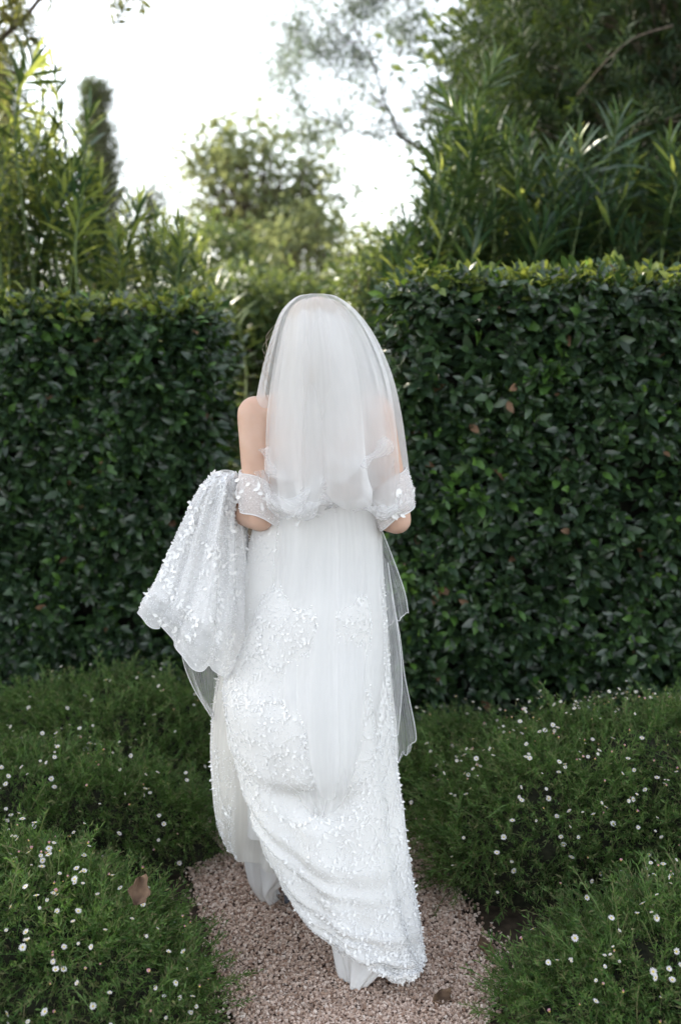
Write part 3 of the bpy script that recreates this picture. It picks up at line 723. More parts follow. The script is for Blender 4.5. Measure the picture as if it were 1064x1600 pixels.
def mound(label, c, rad, h, nst, nfl, seed, flower_bias=.5, floor=0.0):
    r = np.random.default_rng(seed); c = np.array([c[0], c[1], 0.0]); rx, ry = rad
    root = link('daisy_mound', None, label=label, cat='flower bush', group='daisy mounds beside the path', loc=tuple(c))
    def dome(u, a, k=1.0):
        e = 1 + .10 * np.sin(3 * a + seed) + .07 * np.sin(5 * a + 2 * seed) + .04 * np.sin(11 * a + seed)
        x = rx * e * u * np.cos(a); y = ry * e * u * np.sin(a)
        z = h * np.sqrt(np.maximum(0, 1 - u ** 2.4)) * (1 + .0 * u)
        p = np.stack([x, y, z], -1)
        p[..., 2] += .05 * h / .3 * wob(p + c, 7, seed) * (1 - u ** 4) + .02 * wob(p + c, 19, seed + 1) * (1 - u ** 4)
        return p * k
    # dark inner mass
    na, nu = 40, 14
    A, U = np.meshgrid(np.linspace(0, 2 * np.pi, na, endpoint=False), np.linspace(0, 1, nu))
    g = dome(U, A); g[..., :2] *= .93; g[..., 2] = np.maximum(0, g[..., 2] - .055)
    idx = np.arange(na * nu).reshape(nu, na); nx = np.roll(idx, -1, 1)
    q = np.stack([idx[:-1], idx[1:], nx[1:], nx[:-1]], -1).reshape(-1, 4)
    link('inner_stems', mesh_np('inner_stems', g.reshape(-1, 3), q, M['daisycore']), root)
    def sample(n, k=1.0):
        u = r.random(n) ** .40; u = np.where(r.random(n) < .18, r.uniform(.93, 1.0, n), u); a = r.random(n) * 2 * np.pi
        p = dome(u, a); e = 1e-3
        du = dome(np.minimum(u + .01, .999), a) - dome(np.minimum(u + .01, .999) - .02, a); da = dome(u, a + .02) - dome(u, a - .02)
        nn = nrm(np.cross(du, da) + 1e-9); nn = np.where(nn[:, 2:3] < 0, -nn, nn)
        return p, nn, u, a
    p, nn, u, a = sample(nst)
    d = nrm(nn * .75 + [0, 0, .35] + r.normal(0, .42, p.shape))
    depth = (np.abs(r.normal(0, .035, nst)) + .06) * np.where(u > .9, .5, 1)
    pos = p - nn * depth[:, None]; pos[:, 2] = np.maximum(pos[:, 2], .004)
    w = r.integers(0, len(STEMS), nst); parts = []
    nrmz = np.array([0, 0, 1.0]) - d * .5 + r.normal(0, .3, p.shape)
    Mm = frames(d, nrmz, r.uniform(.75, 1.35, nst))
    for k in range(len(STEMS)):
        s = w == k; parts.append((*scatter(*STEMS[k], Mm[s], pos[s]), 0))
    v, f, _ = join(parts)
    v[:, 2] = np.maximum(v[:, 2], .003)
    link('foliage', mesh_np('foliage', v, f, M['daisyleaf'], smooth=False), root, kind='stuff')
    # flowers: each one a part
    n = nfl * 12; p, nn, u, a = sample(n)
    px, py, ff = project(p + c)
    ok = (px > -5) & (px < 1069) & (py < 1606) & ((nn[:, 1] < .35) | (p[:, 2] > h * .8))
    ok &= (wob(p + c, 5, seed + 7) > r.uniform(-1.1, .6, n)) & (r.random(n) < .35 + flower_bias * p[:, 2] / h)
    sel = np.where(ok)[0][:nfl]
    for i in sel:
        k = r.choice(4, p=[.52, .14, .12, .22])
        o = link('flower', FLOWERS[k], root)
        up = nrm(nn[i] * .5 + [0, -.1, .7] + r.normal(0, .5, 3))
        s = r.uniform(.38, .86)
        m3 = frames(np.cross(up, r.normal(size=3))[None], up[None], np.array([s]))[0]
        q_ = p[i] + nn[i] * r.uniform(.03, .085) + [0, 0, .01]
        o.matrix_local = Matrix([[*m3[0], q_[0]], [*m3[1], q_[1]], [*m3[2], q_[2]], [0, 0, 0, 1]])
    return root

mound('daisy mound against the left hedge, farthest of the left ones', (-.82, 3.42), (.52, .34), .31, 3300, 55, 201)
mound('large daisy mound at the left edge, between the far and the near one', (-1.05, 2.80), (.64, .34), .31, 3800, 75, 202)
mound('near daisy mound in the bottom left corner, with a dry brown leaf on it', (-.92, 2.08), (.57, .42), .36, 5200, 130, 203)
mound('low daisy mound right of the veil, in front of the right hedge', (.44, 3.2), (.36, .30), .22, 2300, 70, 204)
mound('largest daisy mound, thick with white flowers, right of the path', (.94, 2.85), (.67, .47), .38, 6000, 270, 205, .8)
mound('near daisy mound in the bottom right corner', (1.00, 2.02), (.56, .42), .30, 4600, 80, 206)
# ------------------------------------------------------------------ loose things on the mounds and path
def dry_leaf(name, label, loc, size, rot, seed, cat='leaf'):
    r = np.random.default_rng(seed)
    nu, nv = 9, 11; V = []; F = []
    for j in range(nv):
        t = j / (nv - 1); w = math.sin(math.pi * min(1, .08 + .92 * t)) ** .7 * (.46 + .13 * math.sin(11 * t + seed))
        for i in range(nu):
            s = i / (nu - 1) * 2 - 1
            V.append((s * w * size, (t - .5) * size * 1.5, size * (.50 * s * s + .25 * s + .22 * math.sin(3.1 * t + seed) + .07 * math.sin(8 * s + 5 * t))))
    for j in range(nv - 1):
        for i in range(nu - 1):
            k = j * nu + i; F.append((k, k + 1, k + nu + 1, k + nu))
    o = link(name, mesh_np(name, np.array(V), np.array(F), M['dryleaf']), label=label, cat=cat, loc=tuple(loc))
    o.rotation_euler = rot
    s = o.modifiers.new('thickness', 'SOLIDIFY'); s.thickness = .0012
    return o
dry_leaf('dry_leaf', 'curled dry brown leaf lying on the near left daisy mound', P(215, 1392, 1.99), .040, (R(48), R(28), R(25)), 3)
dry_leaf('dry_leaf', 'dark dry leaf on the gravel at the right edge of the path', G(757, 1497) + [0, 0, .02], .030, (R(10), R(10), R(60)), 5)
dry_leaf('dry_leaf', 'flat dry leaf on the gravel at the very bottom, right of the gown', G(690, 1573) + [0, 0, .018], .028, (R(5), R(-8), R(100)), 8)

# ------------------------------------------------------------------ the bride
YB = 2.42
ground_mid = P(500, 1450, 2.35)
bride = link('person', None, label='bride in a white beaded lace gown and veil walking away up the path', cat='person', loc=(P(500, 900, YB)[0], YB, 0))
BO = np.array(bride.location)

class Surf:
    """regular grid of points, rows = down the cloth, columns = across it"""
    def __init__(s, g): s.g = np.asarray(g, float)
    def normals(s, center=None):
        dv = np.gradient(s.g, axis=0); du = np.gradient(s.g, axis=1); n = nrm(np.cross(du, dv))
        if center is None: center = s.g.mean(1, keepdims=True)
        sg = np.sign((n * (s.g - center)).sum(-1, keepdims=True)); 
        return n * np.where(np.median(sg) >= 0, 1, -1)
    def push(s, d, center=None):
        s.g = s.g + s.normals(center) * d[..., None]; return s
    def mesh(s, name, mat, closed=False):
        nv, nu = s.g.shape[:2]
        i = np.arange(nv * nu).reshape(nv, nu)
        if closed: i = np.concatenate([i, i[:, :1]], 1)
        q = np.stack([i[:-1, :-1], i[1:, :-1], i[1:, 1:], i[:-1, 1:]], -1).reshape(-1, 4)
        u, v = np.meshgrid(np.linspace(0, 1, nu), np.linspace(0, 1, nv))
        return mesh_np(name, s.g.reshape(-1, 3) - BO, q, mat, uv=np.stack([u, v], -1).reshape(-1, 2))
    def at(s, u, v, N=None):
        nv, nu = s.g.shape[:2]
        x = np.clip(np.asarray(u) * (nu - 1), 0, nu - 1.001); y = np.clip(np.asarray(v) * (nv - 1), 0, nv - 1.001)
        i, j = x.astype(int), y.astype(int); a, b = (x - i)[..., None], (y - j)[..., None]
        def bl(g): return (g[j, i] * (1 - a) + g[j, i + 1] * a) * (1 - b) + (g[j + 1, i] * (1 - a) + g[j + 1, i + 1] * a) * b
        return bl(s.g) if N is None else (bl(s.g), nrm(bl(N)))

def shell(rows, nv, nu, t0, t1, closed=False):
    """rows: (Lpx,Lpy,Rpx,Rpy,Y,back,front,sag); half-ellipse sections from the left edge over the back to the right edge"""
    A = []
    for r in rows:
        L = P(r[0], r[1], r[4]); Rr = P(r[2], r[3], r[4] if len(r) < 9 else r[8]); A.append([*L, *Rr, r[5], r[6], r[7]])
    A = smooth_path(np.array(A), nv)
    t = np.radians(np.linspace(t0, t1, nu, endpoint=not closed))
    L, Rr = A[:, None, 0:3], A[:, None, 3:6]; c = (L + Rr) / 2; a = (Rr - L) / 2
    s = np.sin(t)[None]; dep = np.where(s > 0, A[:, 6:7] * s, A[:, 7:8] * s)
    g = c - a * np.cos(t)[None, :, None]
    g[..., 1] -= dep
    g[..., 2] -= A[:, 8:9] * np.maximum(s, 0) ** 1.4
    return Surf(g), c, t

def part(name, me, parent=None, **k): return link(name, me, parent or bride, **k)

def fold(nv, nu, freqs, amps, seed, v0=0, v1=1, drift=1.0):
    """down-running folds: phases wander with v"""
    r = np.random.default_rng(seed)
    u = np.linspace(0, 1, nu)[None]; v = np.linspace(0, 1, nv)[:, None]
    d = np.zeros((nv, nu))
    for f, a in zip(freqs, amps):
        ph = r.random() * 6.28 + drift * (r.normal() * v + .5 * np.sin(v * r.uniform(2, 5) + r.random() * 6))
        s = np.sin(2 * np.pi * f * u + ph + .8 * np.sin(2 * np.pi * u * r.uniform(.8, 2) + r.random() * 6))
        d += a * (np.abs(s) ** .8 * np.sign(s))
    return d * np.clip((v - v0) / (v1 - v0), 0, 1)

# ---- body: tapered limbs and masses merged into one continuous skin
def ell(c, r, n=14):
    th, ph = np.meshgrid(np.linspace(0, 2 * np.pi, 2 * n, endpoint=False), np.linspace(0, np.pi, n))
    g = np.stack([np.sin(ph) * np.cos(th), np.sin(ph) * np.sin(th), np.cos(ph)], -1) * r + c
    i = np.arange(n * 2 * n).reshape(n, 2 * n); k = np.roll(i, -1, 1)
    q = np.stack([i[:-1], k[:-1], k[1:], i[1:]], -1).reshape(-1, 4)
    return g.reshape(-1, 3), np.concatenate([q[:, [0, 2, 1]], q[:, [0, 3, 2]]])
def cap(a, b, r0, r1, n=8):
    a = np.array(a, float); b = np.array(b, float); d = nrm(b - a); s = np.linspace(0, np.pi / 2, 5)
    pts = [a - d * r0 * math.cos(x) for x in s] + [b + d * r1 * math.sin(x) for x in s]
    rad = [max(r0 * math.sin(x), 1e-4) for x in s] + [max(r1 * math.cos(x), 1e-4) for x in s]
    t = nrm(b - a); ref = np.array([.3, .5, .81]); aa = nrm(np.cross(t, ref)); bb = np.cross(t, aa)
    th = np.linspace(0, 2 * np.pi, 16, endpoint=False)
    V = np.array(pts)[:, None] + np.array(rad)[:, None, None] * (np.cos(th)[None, :, None] * aa + np.sin(th)[None, :, None] * bb)
    n = len(pts); i = np.arange(n * 16).reshape(n, 16); k = np.roll(i, -1, 1)
    q = np.stack([i[:-1], k[:-1], k[1:], i[1:]], -1).reshape(-1, 4)
    return V.reshape(-1, 3), np.concatenate([q[:, [0, 1, 2]], q[:, [0, 2, 3]]])
prim = []
def E(c, r): prim.append((*ell(np.array(c, float), np.array(r, float)), 0))
def C(a, b, r0, r1): prim.append((*cap(a, b, r0, r1), 0))
hd = P(497, 536, YB + .02)
E(hd + [0, -.005, .012], (.072, .092, .098)); E(hd + [0, .035, -.05], (.055, .058, .062)); C(hd + [0, .065, -.075], hd + [0, .07, -.085], .026, .022)
C(hd + [0, .088, .0], hd + [0, .112, -.032], .008, .013); C(hd + [-.03, .083, .012], hd + [.03, .083, .012], .012, .012)
for s in (-1, 1): E(hd + [s * .073, .0, -.01], (.010, .020, .032))
nb = P(501, 640, YB)
C(hd + [0, -.01, -.06], nb, .050, .054)
SL, SR = P(400, 648, YB), P(586, 646, YB)
C(nb + [-.02, 0, .01], SL, .042, .044); C(nb + [.02, 0, .01], SR, .042, .044)
E(P(502, 690, YB + .01), (.140, .085, .10)); E(P(502, 760, YB + .02), (.125, .085, .13)); E(P(501, 860, YB + .02), (.112, .08, .13)); E(P(498, 975, YB + .02), (.15, .105, .13))
for s in (-1, 1): E(P(502, 770, YB + .085) + [s * .055, 0, 0], (.055, .05, .055)); C(P(502, 680, YB - .055) + [s * .05, 0, 0], P(502, 740, YB - .055) + [s * .04, 0, 0], .035, .025)
EL, ER = P(407, 808, YB - .035), P(620, 812, YB - .02)
WL, WR = P(332, 782, YB + .16), P(575, 800, YB + .20)
C(SL, SL + (EL - SL) * .45, .046, .042); C(SL + (EL - SL) * .45, EL, .042, .036); C(EL, EL + (WL - EL) * .35, .036, .036); C(EL + (WL - EL) * .35, WL, .036, .024)
C(SR, SR + (ER - SR) * .45, .046, .042); C(SR + (ER - SR) * .45, ER, .042, .036); C(ER, ER + (WR - ER) * .35, .036, .036); C(ER + (WR - ER) * .35, WR, .036, .024)
def hand(w, d, side, thumb_up):
    d = nrm(d); sd = nrm(side); k = WL
    palm = w + d * .085
    C(w, w + d * .05, .024, .026); C(w + d * .05 - sd * .02, palm - sd * .022, .015, .013); C(w + d * .05 + sd * .02, palm + sd * .022, .015, .013); C(w + d * .04, palm, .018, .016)
    cl = np.cross(d, sd) * thumb_up
    for j, L in enumerate((.034, .040, .037, .028)):
        b0 = palm + sd * (.027 - .018 * j); m = b0 + nrm(d + cl * .5) * L; e = m + nrm(d * .2 + cl) * L * .7; f = e + nrm(-d * .6 + cl * .6) * L * .5
        C(b0, m, .0088, .0084); C(m, e, .0084, .0078); C(e, f, .0078, .0068)
    t0 = w + d * .03 + sd * .025; t1 = t0 + nrm(d * .6 + sd * .7 + cl * .4) * .042; t2 = t1 + nrm(d * .7 + cl * .8) * .03
    C(t0, t1, .012, .0105); C(t1, t2, .0105, .008)
hand(WL, np.array([.45, 1.0, -.15]), np.array([.1, .1, 1.0]), -1); hand(WR, WR - ER, np.array([0, .1, 1.0]), 1)
FL, FR = G(450, 1410), G(604, 1530)
HLp, HRp = P(470, 985, YB + .02), P(530, 985, YB + .02)
KL, KR = (HLp + FL) / 2 + [.0, .05, .06], (HRp + FR) / 2 + [.0, .09, .05]
AL, AR = FL + [0, -.0, .115], FR + [0, .02, .125]
C(HLp, KL, .075, .050); C(KL, AL, .050, .030); C(HRp, KR, .075, .050); C(KR, AR, .050, .030)
C(AL, FL + [0, .13, .03], .030, .024); C(AR, FR + [0, .13, .03], .030, .024)
bv, bf, _ = join(prim)
tmp = bpy.data.objects.new('tmp', mesh_np('tmp', bv, bf, M['skin'])); COL.objects.link(tmp)
md = tmp.modifiers.new('r', 'REMESH'); md.mode = 'VOXEL'; md.voxel_size = .0055; md.use_smooth_shade = True
ms = tmp.modifiers.new('s', 'SMOOTH'); ms.factor = .5; ms.iterations = 7
bm_ = bpy.data.meshes.new_from_object(tmp.evaluated_get(bpy.context.evaluated_depsgraph_get()))
bpy.data.objects.remove(tmp)
bm_.name = 'body'; bm_.transform(Matrix.Translation(-Vector(BO)))
if not bm_.materials: bm_.materials.append(M['skin'])
body = part('body', bm_)
for s in (-1, 1):
    part('eye', mesh_np('eye', *(lambda e: (e[0] - BO, e[1]))(ell(hd + [s * .029, .084, .0], np.array([.012, .008, .006]), 8)), M['eye']), body)
part('lips', mesh_np('lips', *(lambda e: (e[0] - BO, e[1]))(ell(hd + [0, .09, -.058], np.array([.021, .009, .008]), 8)), M['lip']), body)

# ---- hair under the veil: cap on the skull and a soft fall onto the upper back
hs, hc, _ = shell([(488, 466, 508, 466, YB + .02, .02, .02, 0), (462, 474, 532, 474, YB + .02, .07, .05, 0), (447, 500, 547, 500, YB + .02, .098, .07, 0), (443, 540, 551, 540, YB + .015, .110, .03, 0), (446, 580, 549, 580, YB, .115, .02, 0),
                   (452, 620, 546, 620, YB - .02, .09, .02, 0), (462, 660, 538, 660, YB - .035, .065, .02, 0), (475, 690, 522, 690, YB - .055, .04, .015, 0)], 60, 90, 0, 360, True)
hs.push(fold(60, 90, (19, 31, 9), (.0016, .001, .003), 3), hc)
part('hair', hs.mesh('hair', M['hair'], True))
r_ = np.random.default_rng(17); wp = []
for k in range(16):
    x = 424 - r_.random() * 10; y = 520 + r_.random() * 90
    pts = smooth_path([P(440, y - 25, YB - .03), P(x, y, YB - .04), P(x - r_.uniform(0, 9), y + r_.uniform(6, 20), YB - .04), P(x + r_.uniform(0, 8), y + r_.uniform(18, 34), YB - .05)], 12)
    wp.append((*tube(pts, .0005, 3, False), 0))
wv, wf, _ = join(wp); part('loose_hair', mesh_np('loose_hair', wv - BO, wf, M['hair']), kind='stuff')

# ---- lace decoration: vines of leaves and beads laid on a surface
APV, APF = leaf_proto(1, .55, .10, -.04, (.25, .55, .8), (.8, 1, .6))
AP_ME = mesh_np('lace_leaf', APV, APF, M['applique'])
OCT = np.array([(1, 0, 0), (-1, 0, 0), (0, 1, 0), (0, -1, 0), (0, 0, 1), (0, 0, -1)], float); OCF = np.array([(0, 2, 4), (2, 1, 4), (1, 3, 4), (3, 0, 4), (2, 0, 5), (1, 2, 5), (3, 1, 5), (0, 3, 5)])

def decorate(srf, parent, center, seed, nvine, nbead, edge=None, nedge=0, area=(0, 1, 0, 1), npick=0, size=(.012, .022), nloose=0, vlen=14, vstep=.012, lift=.002, dens=None):
    r = np.random.default_rng(seed); N = srf.normals(center)
    su = np.linalg.norm(np.gradient(srf.g, axis=1), axis=-1).mean() * (srf.g.shape[1] - 1); sv = np.linalg.norm(np.gradient(srf.g, axis=0), axis=-1).mean() * (srf.g.shape[0] - 1)
    Pl, Dl, Nl, Sl = [], [], [], []; vines = []
    def ok(u, v): return area[0] < u < area[1] and area[2] < v < area[3]
    for k in range(nvine):
        u, v = r.uniform(area[0], area[1]), r.uniform(area[2], area[3]); th = r.uniform(0, 6.28); cur = r.normal(0, .22); pts = []
        for i in range(vlen):
            if not ok(u, v): break
            p, n = srf.at(np.array([u]), np.array([v]), N); p, n = p[0], n[0]; pts.append(p + n * lift)
            u2, v2 = u + math.cos(th) * vstep / su, v + math.sin(th) * vstep / sv
            if not ok(u2, v2): break
            d = nrm(srf.at(np.array([u2]), np.array([v2]))[0] - p)
            for s in ((1, -1) if i % 2 else (1,)):
                if r.random() < .8:
                    sd = np.cross(n, d) * s; Pl.append(p + n * lift); Dl.append(nrm(d * .7 + sd * .8 + n * r.uniform(.0, .12))); Nl.append(n + r.normal(0, .15, 3)); Sl.append(r.uniform(*size))
            th += cur + r.normal(0, .25); u, v = u2, v2
        if len(pts) > 3: vines.append((*tube(smooth_path(pts, len(pts) * 2), .0007, 3, False), 0))
    m = nloose
    if m:
        u = r.uniform(area[0], area[1], m); v = r.uniform(area[2], area[3], m); p, n = srf.at(u, v, N)
        Pl += list(p + n * lift); Dl += list(nrm(np.cross(n, r.normal(0, 1, (m, 3))) + n * .06)); Nl += list(n + r.normal(0, .2, (m, 3))); Sl += list(r.uniform(size[0] * .6, size[1] * .9, m))
    if edge is not None:
        u, v = edge(r.random(nedge), r); p, n = srf.at(u, v, N)
        Pl += list(p + n * lift); Dl += list(nrm(r.normal(0, 1, (nedge, 3)) + n * .8 + [0, 0, -.3])); Nl += list(n + r.normal(0, .8, (nedge, 3))); Sl += list(r.uniform(size[0] * .6, size[1] * .85, nedge))
    Pl, Dl, Nl, Sl = map(np.array, (Pl, Dl, Nl, Sl)); Mm = frames(Dl, Nl, Sl)
    px, py, f = project(Pl); facing = ((Pl - [0, 0, CAM_H]) * Nl).sum(-1) < 0
    pick = np.argsort(-np.where(facing, Sl, -1))[:npick]; rest = np.ones(len(Sl), bool); rest[pick] = False
    parts = [(*scatter(APV, APF, Mm[rest], Pl[rest] - BO), 0)] + [(v - BO, f, 0) for v, f, _ in vines]
    u = r.uniform(area[0], area[1], nbead); v = r.uniform(area[2], area[3], nbead)
    if edge is not None: ue, ve = edge(r.random(nbead // 4), r); u = np.concatenate([u, ue]); v = np.concatenate([v, ve])
    p, n = srf.at(u, v, N); s = r.uniform(.0009, .0019, len(u))
    parts.append((*scatter(OCT, OCF, rand_rot(len(u)) * s[:, None, None], p + n * .0015 - BO), 1))
    V_, F_, mi = join(parts)
    part('lace_embroidery', mesh_np('lace_embroidery', V_, F_, [M['applique'], M['bead']], mi), parent, kind='stuff')
    for i in pick:
        o = part('lace_leaf', AP_ME, parent); q = Pl[i] - BO
        o.matrix_local = Matrix([[*Mm[i][0], q[0]], [*Mm[i][1], q[1]], [*Mm[i][2], q[2]], [0, 0, 0, 1]])

def hem(srf_pts, parent, rad=.0011, name='hem', mat='cord'):
    part(name, mesh_np(name, *(lambda t: (t[0] - BO, t[1]))(tube(srf_pts, rad, 5)), M[mat]), parent)

# ---- gown: bodice and close skirt (closed all round), then the layers that sweep down behind
rows = [(415, 772, 596, 772, YB + .02, .098, .135, 0), (394, 830, 588, 830, YB + .02, .092, .11, 0), (384, 880, 590, 880, YB + .02, .098, .10, 0), (380, 940, 600, 940, YB + .02, .125, .11, 0),
        (380, 1000, 606, 1000, YB + .02, .145, .12, 0), (378, 1080, 612, 1080, YB + .03, .15, .14, 0), (372, 1180, 620, 1180, YB + .04, .15, .17, 0), (378, 1290, 610, 1290, YB + .05, .12, .20, 0)]
gs, gc, _ = shell(rows, 90, 140, 0, 360, True)
gs.push(fold(90, 140, (9, 17), (.006, .003), 5, .45, 1) , gc)
gown = part('gown', gs.mesh('gown', M['lace'], True))
decorate(gs, gown, gc, 41, 60, 2500, area=(.0, .55, .02, .9), nloose=200, size=(.0065, .011))

# satin lining: gathered round each leg, reaching the gravel
def lobe(rows, seed, name):
    s, c, _ = shell(rows, 60, 90, 0, 360, True)
    tri = lambda x: 2 / np.pi * np.arcsin(np.sin(x))
    uu = np.linspace(0, 2 * np.pi, 90)[None]; vv = np.linspace(0, 1, 60)[:, None]
    s.push((.012 * tri(3 * uu + seed + 1.2 * vv) + .008 * tri(5 * uu + 2 * seed - 1.5 * vv) + .004 * tri(11 * uu + 3 * vv)) * np.clip(vv * 1.6, 0, 1) * (1 - .8 * vv ** 5), c)
    s.g[..., 2] = np.maximum(s.g[..., 2], .012)
    o = part(name, s.mesh(name, M['satin'], True)); 
    sm = o.modifiers.new('sub', 'SUBSURF'); sm.levels = 1; sm.render_levels = 1
    return o
lobe([(360, 1130, 480, 1130, 2.50, .08, .10, 0), (366, 1230, 470, 1230, 2.51, .07, .10, 0), (383, 1310, 466, 1310, 2.52, .06, .10, 0), (391, 1350, 468, 1350, 2.53, .055, .10, 0), (399, 1382, 434, 1378, 2.54, .05, .05, 0), (410, 1402, 432, 1395, 2.55, .035, .03, 0), (420, 1411, 440, 1405, 2.56, .015, .03, 0)], 7, 'lining')
lobe([(470, 1250, 630, 1250, 2.36, .10, .10, 0), (485, 1360, 640, 1360, 2.31, .09, .10, 0), (508, 1430, 636, 1430, 2.26, .07, .10, 0), (524, 1480, 625, 1480, 2.23, .055, .09, 0), (532, 1515, 596, 1508, 2.21, .045, .06, 0), (538, 1537, 580, 1525, 2.20, .035, .06, 0), (549, 1547, 575, 1538, 2.195, .015, .04, 0)], 8, 'lining')

# shoes
def shoe(at, name='shoe'):
    L = .23; n = 14; rows_ = []
    for i in range(n):
        t = i / (n - 1); w = np.interp(t, [0, .12, .35, .7, .9, 1], [.012, .026, .027, .038, .03, .006]); z0 = np.interp(t, [0, .3, .6, 1], [.055, .042, .006, .004]); z1 = np.interp(t, [0, .1, .35, .6, .9, 1], [.10, .115, .07, .05, .035, .012])
        th = np.linspace(0, 2 * np.pi, 16, endpoint=False)
        rows_.append(np.stack([w * np.cos(th), np.full(16, t * L - .04), (z0 + z1) / 2 + (z1 - z0) / 2 * np.sin(th)], -1))
    s = Surf(np.array(rows_) + at)
    o = part(name, s.mesh(name, M['shoe'], True))
    hl = tube([at + [0, -.025, .07], at + [0, -.02, .03], at + [0, -.022, .004]], [.022, .011, .010], 10); part('heel', mesh_np('heel', hl[0] - BO, hl[1], M['shoe']), o)
shoe(FL + [.0, 0.01, .004]); shoe(FR + [.012, .03, .004])

# tulle underskirt showing left of the lace edge
rows = [(418, 855, 590, 855, YB + .05, .10, .08, 0), (395, 890, 590, 890, YB + .05, .10, .08, 0), (378, 930, 590, 930, YB + .06, .115, .10, 0), (360, 1000, 600, 1000, YB + .06, .13, .12, 0), (338, 1070, 600, 1070, YB + .07, .14, .14, 0), (329, 1150, 605, 1150, YB + .08, .15, .16, 0), (331, 1220, 600, 1240, YB + .09, .15, .18, 0), (338, 1275, 560, 1300, YB + .10, .13, .18, .02), (352, 1303, 520, 1330, YB + .10, .12, .16, .02)]
us, uc, _ = shell(rows, 90, 150, 0, 360, True)
us.push(fold(90, 150, (7, 13, 23), (.010, .006, .003), 12, .1, .9), uc)
und = part('underskirt', us.mesh('underskirt', M['underskirt'], True))
decorate(us, und, uc, 42, 7, 900, area=(.0, .14, .62, .99), nloose=25, size=(.008, .014), edge=lambda x, r: (x * .02, .4 + .6 * r.random(len(x))), nedge=70)

# lace overskirt with its long tail swept down to the right
rows = [(418, 828, 590, 828, YB + .02, .097, .02, 0), (410, 880, 592, 878, YB + .02, .104, .02, 0), (394, 945, 597, 935, YB + .0, .145, .04, .005), (366, 1030, 602, 1010, YB - .01, .17, .05, .015), (350, 1080, 606, 1085, YB - .03, .19, .06, .03), (362, 1150, 613, 1160, YB - .04, .20, .06, .045),
        (384, 1215, 622, 1235, YB - .06, .20, .05, .06), (408, 1280, 632, 1310, YB - .09, .19, .05, .06), (436, 1345, 642, 1380, YB - .13, .16, .05, .05), (470, 1405, 652, 1440, YB - .17, .13, .04, .03), (520, 1452, 658, 1485, YB - .20, .09, .03, .012), (572, 1488, 657, 1508, YB - .23, .06, .02, .004), (618, 1512, 648, 1516, YB - .25, .03, .02, 0)]
NV, NU = 170, 150
os_, oc, ot = shell(rows, NV, NU, -38, 212)
u = np.linspace(0, 1, NU)[None]; v = np.linspace(0, 1, NV)[:, None]
d = fold(NV, NU, (5, 9), (.006, .003), 15, .05, .5, .8)
# swags: soft ridges that run from the lace edge down and across
for v0, w, a, sl, uc in ((.40, .016, .004, .10, .30), (.46, .020, .009, .22, .45), (.53, .013, .009, .20, .35), (.585, .020, .010, .26, .55), (.65, .012, .007, .22, .35), (.70, .022, .010, .24, .60), (.78, .014, .007, .18, .40), (.84, .016, .006, .14, .55)):
    vv = v - v0 - sl * (u - .2) - .010 * np.sin(5 * u + 40 * v0)
    env = np.exp(-((u - uc) / .27) ** 2)
    d = d + a * env * (np.exp(-(vv / w) ** 2) - .5 * np.exp(-((vv - 1.5 * w) / (.8 * w)) ** 2))
d += .0025 * np.sin(31 * u + 9 * v) * np.sin(23 * v + 5 * u)
os_.push(d, oc)
# deep pocket below the veil where the cloth turns in
pk = np.exp(-((u - .52) / .10) ** 2) * np.exp(-((v - .44) / .022) ** 2)
os_.g[..., 1] += .05 * pk
rg = np.random.default_rng(4)
tailw = np.clip((v - .9) / .1, 0, 1)
os_.g[..., 2] = np.maximum(os_.g[..., 2] + tailw * .012 * np.sin(43 * u + 3), .012)
over = part('overskirt', os_.mesh('overskirt', M['lace']))
decorate(os_, over, oc, 43, 190, 16000, npick=220, nloose=500, area=(.1, .93, .04, .985), size=(.0065, .012),
         edge=lambda x, r: (np.clip(.125 + r.normal(0, .014, len(x)) + 0 * x, .06, .3), .30 + .55 * x), nedge=420)
decorate(os_, over, oc, 44, 4, 800, nloose=10, area=(.8, .9, .1, .97), size=(.008, .014), edge=lambda x, r: (.845 + r.normal(0, .012, len(x)), .1 + .88 * x), nedge=330)
decorate(os_, over, oc, 45, 0, 200, nloose=60, area=(.2, .85, .95, .995), size=(.008, .016))

# train gathered up over the left forearm
rows = [(344, 735, 366, 737, YB + .02, .02, .02, 0), (326, 748, 373, 748, YB + .02, .05, .05, 0), (303, 782, 377, 786, YB + .02, .065, .07, 0), (281, 826, 382, 838, YB + .015, .075, .08, 0), (262, 868, 386, 905, YB + .01, .085, .085, 0), (243, 910, 385, 975, YB, .095, .09, 0), (226, 942, 370, 1060, YB - .005, .095, .09, .0)]
def bundle(kv, scale, nv=110, nu=190):
    s, c, t = shell(rows, nv, nu, 0, 360, True)
    s.push(fold(nv, nu, (5, 11, 17), (.016, .006, .003), 23, .05, .9, .7), c)
    uu_ = np.linspace(0, 1, nu)[None]; vv_ = np.linspace(0, 1, nv)[:, None]
    s.push(-(.016 * np.abs(np.sin(2 * np.pi * 4.5 * uu_ + .9 + .6 * vv_)) ** .6 + .007 * np.abs(np.sin(2 * np.pi * 9 * uu_ + 2 - vv_)) ** .6) * np.sin(np.pi * np.clip(vv_ * 1.1, 0, 1)) ** .5 + .010 * np.clip(vv_ * 4, 0, 1), c)
    s.g = c + (s.g - c) * scale
    n = int(nv * kv); s.g = s.g[:n]; return s, c[:n]
ts, tc_ = bundle(1.0, 1.0)
